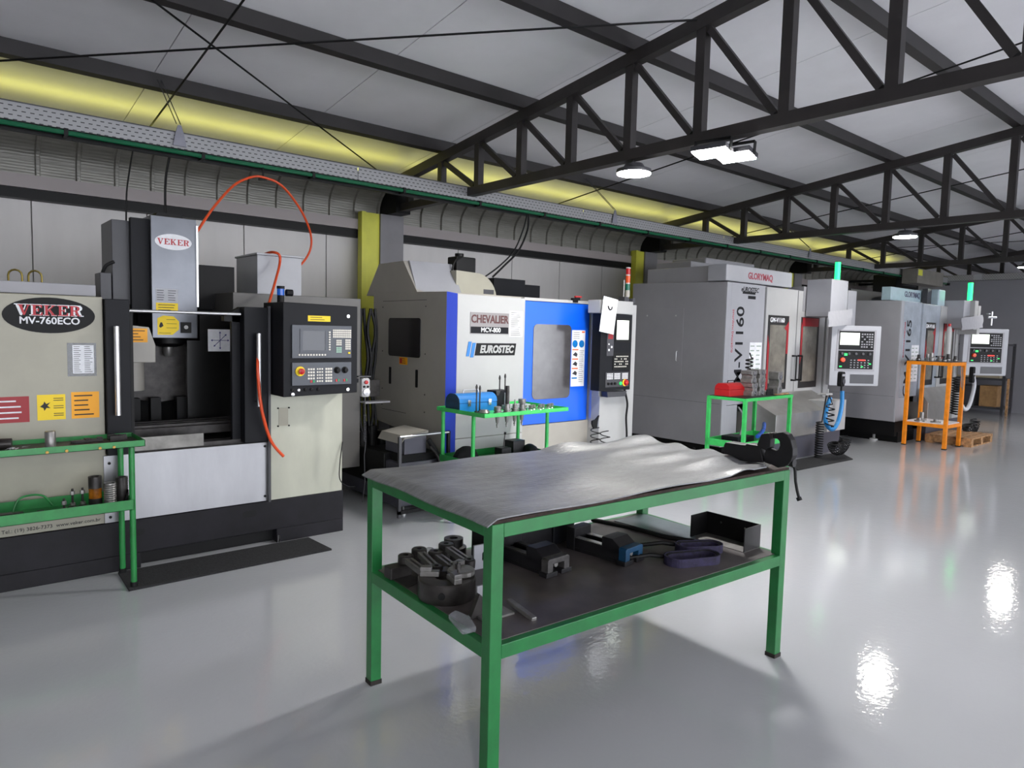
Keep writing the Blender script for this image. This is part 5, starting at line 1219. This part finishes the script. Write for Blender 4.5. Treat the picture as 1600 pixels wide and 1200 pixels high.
mk('lower_shelf', MB(W4).box(.02, OW-.02, .02, OD-.02, .361, .372), 'paper', os_, label='white lower shelf board')
def P4(x, y, z=1.278): return W4 @ Vector((x, y, z))
for k, (x_, y_, r_, h_) in enumerate(((.06, .46, .03, .09), (.10, .30, .035, .12), (.07, .12, .03, .08), (.22, .40, .035, .10), (.30, .15, .03, .11), (.40, .30, .04, .07), (.50, .12, .03, .08), (.52, .42, .035, .07))):
    p = P4(x_, y_); t = thing('tool_holder', 'small steel tool holder on top of the orange stand, ' + ['by its far left corner', 'behind its left edge', 'near its left front corner', 'at the back, second from left', 'at the front, middle', 'in the centre', 'at the front right', 'at the back right'][k], 'tool holder', p, 'tool holders on the orange stand')
    mk('body', MB().lathe([(r_, 0), (r_, h_*.4), (r_*.7, h_*.5), (r_*.7, h_), (0, h_)], 14, Matrix.Translation(p)), 'toolst' if k % 2 else 'darkst', t, smooth=True)
    mk('flange', MB().lathe([(r_*1.15, h_*.15), (r_*1.15, h_*.3), (0, h_*.3)], 14, Matrix.Translation(p)), 'toolst', t)
bt = thing('spray_bottle', 'white bottle with red cap standing on the orange stand', 'bottle', P4(.42, .20))
mk('body', MB().lathe([(.035, 0), (.035, .45), (.03, .50), (.012, .52), (0, .52)], 16, Matrix.Translation(P4(.42, .20))), 'white', bt, smooth=True)
mk('cap', MB().lathe([(.02, .52), (.02, .56), (0, .56)], 14, Matrix.Translation(P4(.42, .20))), 'red', bt)
mk('hanging_hooks', MB().tube([P4(.45, .0, 1.2), P4(.44, -.02, 1.0), P4(.46, -.02, .86)], .006, 6), 'toolst', os_)
mk('hanging_hooks', MB().tube([P4(.38, .0, 1.2), P4(.37, -.02, 1.0), P4(.39, -.02, .9)], .006, 6), 'toolst', os_)
for k, (x_, y_) in enumerate(((.08, .40), (.14, .20), (.30, .45))):
    p = P4(x_, y_, .372); mk('steel_flange', MB().lathe([(.07, 0), (.07, .015), (.03, .02), (.03, .05 if k != 2 else .12), (0, .05 if k != 2 else .12)], 18, Matrix.Translation(p)), 'toolst', label='round steel flange on the orange stand shelf, ' + ['far left', 'front left', 'at the back with a tall stem'][k], cat='flange', group='flanges on the orange stand', smooth=True)
pl = thing('pallet', 'small wooden pallet on the floor behind the orange stand', 'pallet', (12.1, 3.75, 0))
for k in range(5): mk('board', MB().box(11.85, 12.85, 3.36+k*.13, 3.47+k*.13, .11, .13), 'pallet', pl)
for k in range(3): mk('block', MB().box(11.85+k*.45, 11.95+k*.45, 3.36, 3.99, .02, .11), 'pallet', pl)
for k in range(3): mk('bottom_board', MB().box(11.85, 12.85, 3.36+k*.26, 3.46+k*.26, .0, .02), 'pallet', pl)

# shelving and boxes against the end partition
sh = thing('shelf_rack', 'metal shelf rack against the end partition beyond the last console', 'shelf', (18.0, 4.75, 0))
for x_, y_ in ((17.7, 4.5), (18.3, 4.5), (17.7, 6.3), (18.3, 6.3)): mk('upright', MB().box(x_-.025, x_+.025, y_-.025, y_+.025, 0, 1.55), 'dgrey', sh)
for z_ in (.12, .75, 1.5): mk('shelf_board', MB().box(17.7, 18.3, 4.5, 6.3, z_, z_+.04), 'dgrey', sh)
for k, (y0, y1, z0, z1, m_, lab) in enumerate(((4.62, 4.95, .16, .62, 'card', 'brown cardboard box at the right end of the low rack shelf'), (5.05, 5.7, .16, .60, 'dgrey', 'dark box in the middle of the low rack shelf'), (4.6, 5.6, .79, 1.15, mat('beige_box', (150, 140, 120), .8), 'wide beige box on the middle rack shelf'), (5.75, 6.2, .16, .55, 'card', 'cardboard box at the left end of the low rack shelf'))):
    mk('storage_box', MB().box(17.75, 18.2, y0, y1, z0, z1), m_, label=lab, cat='box', group='boxes on the rack', bevel=.01, loc=(18, (y0+y1)/2, z0))
mk('wood_post', MB().box(17.62, 17.66, 4.38, 4.42, 0, .8), 'pallet', label='upright wooden post at the right side of the rack', cat='post')
# ventilation unit and duct high at the far end of the machines
vu = thing('ventilation_unit', 'black ventilation unit with slats high on the back wall near the far end', 'ventilation unit', (17.0, 6.4, 2.6))
u0 = Q(1400, 445, y=6.4); u1 = Q(1432, 418, y=6.4)
mk('housing', MB().box(u0.x, u1.x+.2, 6.4, 6.9, 2.45, 3.05), 'black', vu, bevel=.01)
mk('wall_bracket', MB().box(u0.x+.1, u0.x+.16, 6.9, 7.74, 2.9, 2.95), 'black', vu)
mk('wall_bracket', MB().box(u1.x, u1.x+.06, 6.9, 7.74, 2.9, 2.95), 'black', vu)
for k in range(5): mk('slat', MB().box(u0.x+.3, u1.x, 6.37, 6.4, 2.52+k*.10, 2.55+k*.10), 'dgrey', vu)
du = thing('duct_box', 'grey duct box with a yellow sticker beside the black ventilation unit', 'duct', (16.0, 5.7, 2.6))
d0 = Q(1433, 442, y=5.6); d1 = Q(1475, 420, y=5.6)
mk('box', MB().box(d0.x, d1.x, 5.6, 5.9, d0.z, d0.z+.30), mat('duct_grey', (118, 114, 108), .5, 0, .1, 4), du, bevel=.005)
mk('yellow_sticker', MB(FRONT(5.6)).box(d0.x+.03, d0.x+.25, d0.z+.16, d0.z+.28, 0, .003), 'colyel', du)

# ================================================================ THE WORKBENCH IN FRONT
BA = R(-2.77)
wb_ = thing('workbench', 'green steel workbench in the foreground with a worn grey rubber top and dark shelf', 'workbench', (1.400, 1.738, 0), None, BA)
WB = wm(wb_); BL, BD = 1.785, .935
bgreen = mat('bench_green', (30, 108, 55), .36, 0, .10, 9)
for nm, x_, y_ in (('leg', 0, 0), ('leg', BL-.05, 0), ('leg', 0, BD-.05), ('leg', BL-.05, BD-.05)):
    l = mk(nm, MB(WB).box(x_, x_+.05, y_, y_+.05, .016, .938), bgreen, wb_, bevel=.003)
    mk('foot', MB(WB).box(x_-.002, x_+.052, y_-.002, y_+.052, 0, .02), mat('worn_foot', (34, 26, 22), .7, 0, .4, 40), l)
for z0, z1 in ((.890, .938), (.468, .518)):
    for a in ((.05, BL-.05, 0, .05), (.05, BL-.05, BD-.05, BD), (0, .05, .05, BD-.05), (BL-.05, BL, .05, BD-.05)):
        mk('rail', MB(WB).box(a[0], a[1], a[2], a[3], z0, z1), bgreen, wb_, bevel=.002)
mk('top_board', MB(WB).box(.005, BL-.005, .004, BD-.004, .938, .950), 'rust', wb_, label='rusty brown top board edge')
shelfm = mat('shelf_sheet', (86, 80, 80), .4, .1, .25, 4)
mk('shelf', MB(WB).box(.03, BL-.03, .03, BD-.03, .514, .521), shelfm, wb_, label='dark oily shelf sheet')
# rubber top: waved sheet drooping at the left end, curling up near the vise
rm = mat('worn_rubber_top', (116, 117, 120), .34, 0, .16, 7, bump=.25, bscale=30, stretch=(1, 3, 1), spec=.6)
def matz(u, v):
    z = .9545 + .003*math.sin(u*9+v*3) + .003*math.sin(v*13-u*5)
    if u > 1.15:                                         # ridges towards the vise end
        k = min(1, (u-1.15)/.35)
        z += k*(.010*(1+math.sin((v)*30+.6)) )
        if v < .10 and u < 1.66: z += k*.016*max(0, math.sin((u-1.30)*math.pi/.18))*(1-v/.10)
    if v > .82 and u > 1.0: z += .012*(v-.82)/.12*(1+math.sin(u*12))
    if u < .02: z -= (.02-u)*.5
    return z
b = MB(WB); NU, NV = 90, 44; vs = []; fs = []
for layer in (0, 1):
    for i in range(NU+1):
        for j in range(NV+1):
            u_ = -.022 + (BL+.022-.03)*i/NU; v_ = -.002 + (BD+.01)*j/NV
            # ragged cut edge round the vise
            u2 = u_ if not (u_ > BL-.42 and v_ < .32) else u_
            vs.append((u2, v_, matz(u_, v_) + (.005 if layer else 0)))
def keep(i, j):
    u_ = -.022 + (BL-.008)*i/NU; v_ = -.002 + (BD+.01)*j/NV
    return not (u_ > 1.56 and v_ < (u_-1.56)*.9) 
N1 = (NU+1)*(NV+1)
cells = {(i, j) for i in range(NU) for j in range(NV) if keep(i, j)}
for (i, j) in cells:
    a = i*(NV+1)+j; q = (a, a+NV+1, a+NV+2, a+1)
    fs.append(tuple(k+N1 for k in q)); fs.append(q[::-1])
    for (di, dj, e0, e1) in ((-1, 0, 3, 0), (1, 0, 1, 2), (0, -1, 0, 1), (0, 1, 2, 3)):
        if (i+di, j+dj) not in cells: fs.append((q[e0], q[e1], q[e1]+N1, q[e0]+N1))
mk('rubber_top', b.add(vs, fs), rm, wb_, smooth=True, label='worn grey rubber sheet with waves near the vise')

# bench vise, axis across the bench, screw towards the camera
vz = thing('bench_vise', 'big black bench vise at the right end of the workbench', 'vise', (3.08, 1.78, .936))
def vp(cx_, cy_, x=3.03):
    p = at(1110+cx_/9.23, 660+cy_/9.23, x=x); return (-p.y, p.z)
LV = LEFT(3.03)
castm = mat('vise_cast', (24, 23, 26), .45, .2, .2, 20)
mk('slide', MB(LV).poly([vp(*q) for q in ((185, 455), (190, 330), (215, 285), (505, 330), (510, 305), (715, 335), (760, 580), (540, 570), (420, 545), (300, 480))], -.07, -.0), castm, vz, bevel=.004, label='long black rear body')
mk('rear_jaw', MB(LV).poly([vp(*q) for q in ((680, 320), (745, 170), (800, 155), (862, 150), (880, 240), (872, 360), (800, 400), (720, 360))], -.035, .008), castm, vz, bevel=.003)
outer = [(795, 380), (870, 395), (930, 412), (975, 395), (1000, 330), (992, 270), (960, 238), (885, 228), (880, 172), (960, 150), (1040, 140), (1110, 175), (1160, 260), (1192, 380), (1190, 480), (1160, 560), (1110, 620), (1055, 642), (970, 655), (880, 610), (780, 580), (770, 470)]
mk('front_jaw', MB(LV).poly([vp(*q) for q in outer], -.045, -.0), castm, vz, bevel=.004, label='curved black front jaw')
mk('jaw_plate', MB(LV).poly([vp(*q) for q in ((866, 148), (905, 152), (905, 232), (880, 235))], -.035, .008), 'darkst', vz)
mk('swivel_base', MB().lathe([(.085, 0), (.085, .018), (.06, .03), (0, .03)], 24, Matrix.Translation((3.09, 1.80, .932))), castm, vz, smooth=True)
s0 = at(1110+1100/9.23, 660+565/9.23, x=3.08); s1 = at(1110+1245/9.23, 660+572/9.23, x=3.08)
mk('screw', MB().cyl((3.06, s0.y+.03, s0.z), (3.06, s1.y, s1.z-.003), .019, 18), castm, vz, smooth=True)
hp = [at(1110+a_/9.23, 660+b_/9.23, x=3.07) for a_, b_ in ((1232, 560), (1222, 700), (1228, 850), (1250, 980), (1280, 1100))]
hb_ = mk('handle', MB().tube([(3.07, s1.y+.012, q.z) for q in hp[:1]] + [tuple(q) for q in hp[1:]], .0065, 10), 'black', vz, smooth=True)
mk('handle_knob', MB().cyl((3.07, hp[-1].y-.004, hp[-1].z-.008), (3.07, hp[-1].y+.004, hp[-1].z+.006), .012, 12), 'black', hb_)

# ---------------------------------------------------------------- things on the bench shelf
ZB = .5215
def PB(x, y, z=ZB): return WB @ Vector((x, y, z))
# chuck
cc_ = Vector((1.545, 2.20, ZB))
ck = thing('lathe_chuck', 'round dark three-jaw chuck at the left end of the bench shelf', 'chuck', cc_)
Fk = Matrix.Translation(cc_)
mk('body', MB().lathe([(.112, 0), (.115, .004), (.115, .075), (.111, .08), (.05, .08), (.05, .06), (0, .06)], 40, Fk), 'darkst', ck, smooth=True)
for k in range(3):
    Fj = Fk @ Matrix.Rotation(R(20+120*k), 4, 'Z')
    mk('jaw', MB(Fj).box(.03, .105, -.016, .016, .08, .10).box(.06, .105, -.016, .016, .10, .118), 'toolst', ck, bevel=.002)
mk('key_socket', MB().lathe([(.014, 0), (.014, .003), (.007, .003), (.007, -.003), (0, -.003)], 14, Fk @ fr((-.081*1.0, -.083, .04), (.7, -.7, 0), (0, 0, 1))), 'black', ck)
mk('draw_bolt', MB().cyl(cc_+Vector((0, -.09, .03)), cc_+Vector((0, -.075, .16)), .006, 10).cyl(cc_+Vector((0, -.075, .13)), cc_+Vector((0, -.074, .15)), .012, 6), 'darkst', ck)
mk('toothed_jaw', MB().lathe([(.05, .08), (.055, .085), (.055, .10), (.048, .105), (0, .105)], 18, Fk @ Matrix.Translation((.055, -.02, .0))), 'toolst', ck)
# clamp arms
def arm(p0, p1, z, lab, big=.034):
    p0 = at(*p0, z=z); p1 = at(*p1, z=z)
    t = thing('swing_clamp', lab, 'clamp', p0, 'pile of clamp arms behind the chuck')
    d = (p1-p0); L = d.length; a = math.atan2(d.y, d.x)
    F = Matrix.Translation(p0) @ Matrix.Rotation(a, 4, 'Z')
    mk('boss', MB().lathe([(big, -.035), (big, 0), (big-.004, .004), (.012, .004), (.012, -.006), (0, -.006)], 18, F), 'darkst', t, smooth=True)
    mk('boss', MB().lathe([(.026, -.035), (.026, -.002), (.022, .002), (.010, .002), (.010, -.006), (0, -.006)], 18, F @ Matrix.Translation((L, 0, 0))), 'darkst', t, smooth=True)
    mk('arm', MB(F).ring([(.02, -.017), (L-.018, -.017), (L-.018, .017), (.02, .017)], [(.035, -.006), (L-.03, -.006), (L-.03, .006), (.035, .006)], -.025, -.002), 'toolst', t)
    mk('support_post', MB().cyl(p0+Vector((0, 0, -.035)), Vector((p0.x, p0.y, ZB)), .02, 12), 'darkst', t)
    return t
arm((634, 868), (666, 892), .60, 'steel clamp arm with slot, leftmost in the pile')
arm((655, 858), (682, 884), .615, 'steel clamp arm with large ring end, second from left in the pile')
arm((681, 862), (708, 882), .605, 'steel clamp arm with slot, third from left in the pile')
arm((697, 850), (733, 874), .62, 'steel clamp arm with large ring end, rightmost in the pile')
mk('clamp_block', MB().poly([(-.05, -.03), (.05, -.03), (.06, .0), (.04, .03), (-.05, .03)], 0, .05, Matrix.Translation((1.50, 2.50, ZB))), 'darkst', label='dark steel block under the left of the clamp arm pile', cat='block', bevel=.004, loc=(1.5, 2.5, ZB))
mk('clear_bag', MB().lathe([(.05, 0), (.055, .02), (.04, .05), (.015, .07), (0, .072)], 9, Matrix.Translation((1.70, 2.56, ZB))), 'clear', label='small clear plastic bag behind the clamp arms', cat='bag', smooth=True)
mk('corner_plate', MB(WB).poly([(.03, .62), (.13, .66), (.10, .80), (.03, .80)], .522, .526), 'darkst', label='flat dark plate at the left edge of the bench shelf', cat='plate')
bagp = [at(700, 965, z=.53), at(722, 990, z=.53), at(745, 985, z=.53), at(735, 968, z=.53), at(712, 958, z=.53)]
mk('plastic_bag', MB().poly([(p.x, p.y) for p in bagp], .522, .545), 'clear', label='crumpled clear bag at the near left corner of the bench shelf', cat='bag', bevel=.008, loc=(1.5, 1.97, .522))
ap_ = at(748, 955, z=ZB)
an = thing('angle_bracket', 'tilted steel angle bracket behind the near bench leg', 'bracket', ap_)
mk('upright_plate', MB(WB).box(.115, .215, .245, .255, .522, .63), 'mgrey', an, bevel=.002)
mk('base_plate', MB(WB).box(.10, .235, .17, .245, .522, .530), 'toolst', an)
mk('dark_wedge', MB(WB).poly([(.07, .522), (.12, .522), (.14, .58), (.11, .61)], -.24, -.22, WB @ Matrix(((1, 0, 0, 0), (0, 0, -1, 0), (0, 1, 0, 0), (0, 0, 0, 1)))), 'darkst', an)
q0, q1 = at(795, 938, z=.54), at(835, 968, z=.525)
mk('square_rod', MB().bar(q0, q1, .022, .016), 'toolst', label='short square steel rod lying near the front of the bench shelf', cat='rod', bevel=.002)
# machine vises
def mvise(x, y, rz, m_end, m_body, lab, m_top='darkst'):
    t = thing('machine_vise', lab, 'vise', (x, y, ZB), 'machine vises on the bench shelf', R(rz))
    T = wm(t) @ Matrix.Scale(.84, 4); FF = T @ fr((0, 0, 0), (1, 0, 0), (0, 0, 1))
    mk('front_end', MB(FF).poly([(-.082, .022), (-.082, .086), (-.07, .094), (.07, .094), (.082, .086), (.082, .022), (.042, .022), (.042, .064), (-.042, .064), (-.042, .022)], -.05, 0), m_end, t, bevel=.003)
    mk('foot', MB(FF).box(-.095, -.012, 0, .024, -.05, .004), m_body, t, bevel=.002)
    mk('foot', MB(FF).box(.018, .095, 0, .024, -.05, .004), m_body, t, bevel=.002)
    S = T @ Matrix(((0, 0, 1, 0), (1, 0, 0, 0), (0, 1, 0, 0), (0, 0, 0, 1)))
    mk('moving_jaw', MB(S).poly([(.05, .05), (.05, .094), (.10, .128), (.17, .128), (.17, .05)], -.075, .075), m_body, t, bevel=.003)
    mk('bed', MB(T).box(-.075, -.03, .05, .42, .02, .075).box(.03, .075, .05, .42, .02, .075).box(-.075, .075, .05, .42, .0, .02), m_body, t, bevel=.002)
    mk('slide_rail', MB(T).box(-.07, -.035, .17, .36, .075, .079).box(.035, .07, .17, .36, .075, .079), m_top, t, kind=None)
    mk('screw', MB(T).cyl((0, .02, .05), (0, .36, .05), .014, 12), 'toolst', t, smooth=True)
    mk('fixed_jaw', MB(T).box(-.078, .078, (.36), .42, .0, .13), m_body, t, bevel=.004)
    return t
va_ = at(873, 898, z=ZB); mvise(va_.x, va_.y, 3, 'mgreydark', 'cast', 'black machine vise with a grey front end, nearest on the bench shelf')
va_ = at(991, 880, z=ZB); mvise(va_.x, va_.y, 6, 'teal', 'cast', 'machine vise with a blue front end, middle of the bench shelf', 'alu')
a_ = mvise(2.42, 2.60, 182, 'navy', 'navy', 'dark blue machine vise turned away at the back of the bench shelf') if False else None
v3 = thing('machine_vise', 'dark navy vise block standing behind the nearest machine vise', 'vise', (2.32, 2.47, ZB), 'machine vises on the bench shelf', R(2))
T = wm(v3)
mk('jaw_block', MB(T).box(.02, .17, -.05, .06, 0, .20), 'navy', v3, bevel=.005)
mk('bed', MB(T).box(-.34, .02, -.04, .08, 0, .10), 'cast', v3, bevel=.004)
mk('rear_jaw', MB(T).box(-.40, -.30, -.05, .08, 0, .15), 'cast', v3, bevel=.004)
mk('guide_bar', MB(T).cyl((-.30, .0, .13), (.02, .0, .13), .012, 12), 'toolst', v3, smooth=True)
pp = at(786, 857, z=.60)
mk('slotted_plate', MB(fr((1.86, 2.36, ZB), (1, -.1, 0), (0, 0, 1))).ring(rrect(-.055, 0, .055, .11, .004), rrect(-.012, .035, .012, .075, .008), -.012, 0), 'lgrey', label='pale upright plate with a slot left of the nearest machine vise', cat='plate', bevel=.001, loc=(1.86, 2.36, ZB))
rc = thing('round_flange', 'dark round flange behind the near bench leg', 'flange', (1.84, 2.56, ZB))
mk('body', MB().lathe([(.06, 0), (.06, .05), (.045, .055), (.045, .09), (.02, .09), (.02, .08), (0, .08)], 20, Matrix.Translation((1.84, 2.57, ZB))), 'darkst', rc, smooth=True)
# steel sheet
sp = [at(a_, b_, z=.524) for a_, b_ in ((960, 814), (1006, 803), (1087, 826), (1087, 843), (1040, 835))]
mk('steel_sheet', MB().poly([(p.x, p.y) for p in sp], .5225, .5255), mat('blued_sheet', (120, 130, 138), .3, .4, .1, 6), label='pale steel sheet lying at the far right of the bench shelf', cat='sheet', loc=(2.95, 2.4, .5225))
q = [at(*p, z=.53) for p in ((925, 812), (985, 824), (1035, 838), (1085, 846))]
mk('flat_strap', MB().tube(smooth_path(q), .012, 8), 'black', label='black strap tail running along the edge of the steel sheet', cat='strap', smooth=True)
# open steel box
ob = thing('steel_box', 'open black steel box without front at the right end of the bench shelf', 'box', (3.04, 1.9, ZB))
mk('side_wall', MB().box(3.02, 3.165, 2.09, 2.095, ZB+.003, ZB+.118), 'blackp', ob)
mk('side_wall', MB().box(3.02, 3.165, 1.78, 1.785, ZB+.003, ZB+.118), mat('box_outer', (64, 62, 64), .35, .4, .2, 5), ob)
mk('back_wall', MB().box(3.160, 3.165, 1.785, 2.09, ZB+.003, ZB+.118), 'blackp', ob)
mk('bottom', MB().box(3.02, 3.165, 1.78, 2.095, ZB, ZB+.003), 'toolst', ob)
for yy in (1.86, 2.0): mk('bolt', MB().cyl((3.16, yy, ZB+.08), (3.154, yy, ZB+.08), .006, 8), 'chrome', ob)
# strap coils
def strap(c, L, W_, rz, lab):
    t = thing('strap_coil', lab, 'strap', c, 'coiled purple lifting straps', rz)
    T = wm(t)
    for k in range(3):
        mk('strap_turn', MB(T).ring(rrect(-L+k*.008, -W_+k*.008, L-k*.008, W_-k*.008, W_-k*.008-.001, 8), rrect(-L+.006+k*.008, -W_+.006+k*.008, L-.006-k*.008, W_-.006-k*.008, W_-.006-k*.008-.001, 8), .0, .040-k*.003), 'purple' if k != 1 else 'black', t)
    mk('tail', MB(T).tube([(-L+.03, W_-.01, .02), (-L-.05, W_+.0, .03), (-L-.15, W_+.03, .012)], .010, 8), 'black', t, smooth=True)
strap(Vector((2.69, 1.85, ZB)), .14, .062, R(-22), 'purple and black lifting strap coiled in an oval, nearer one')
strap(Vector((2.86, 1.93, ZB)), .12, .055, R(-30), 'purple and black lifting strap coil by the open box')
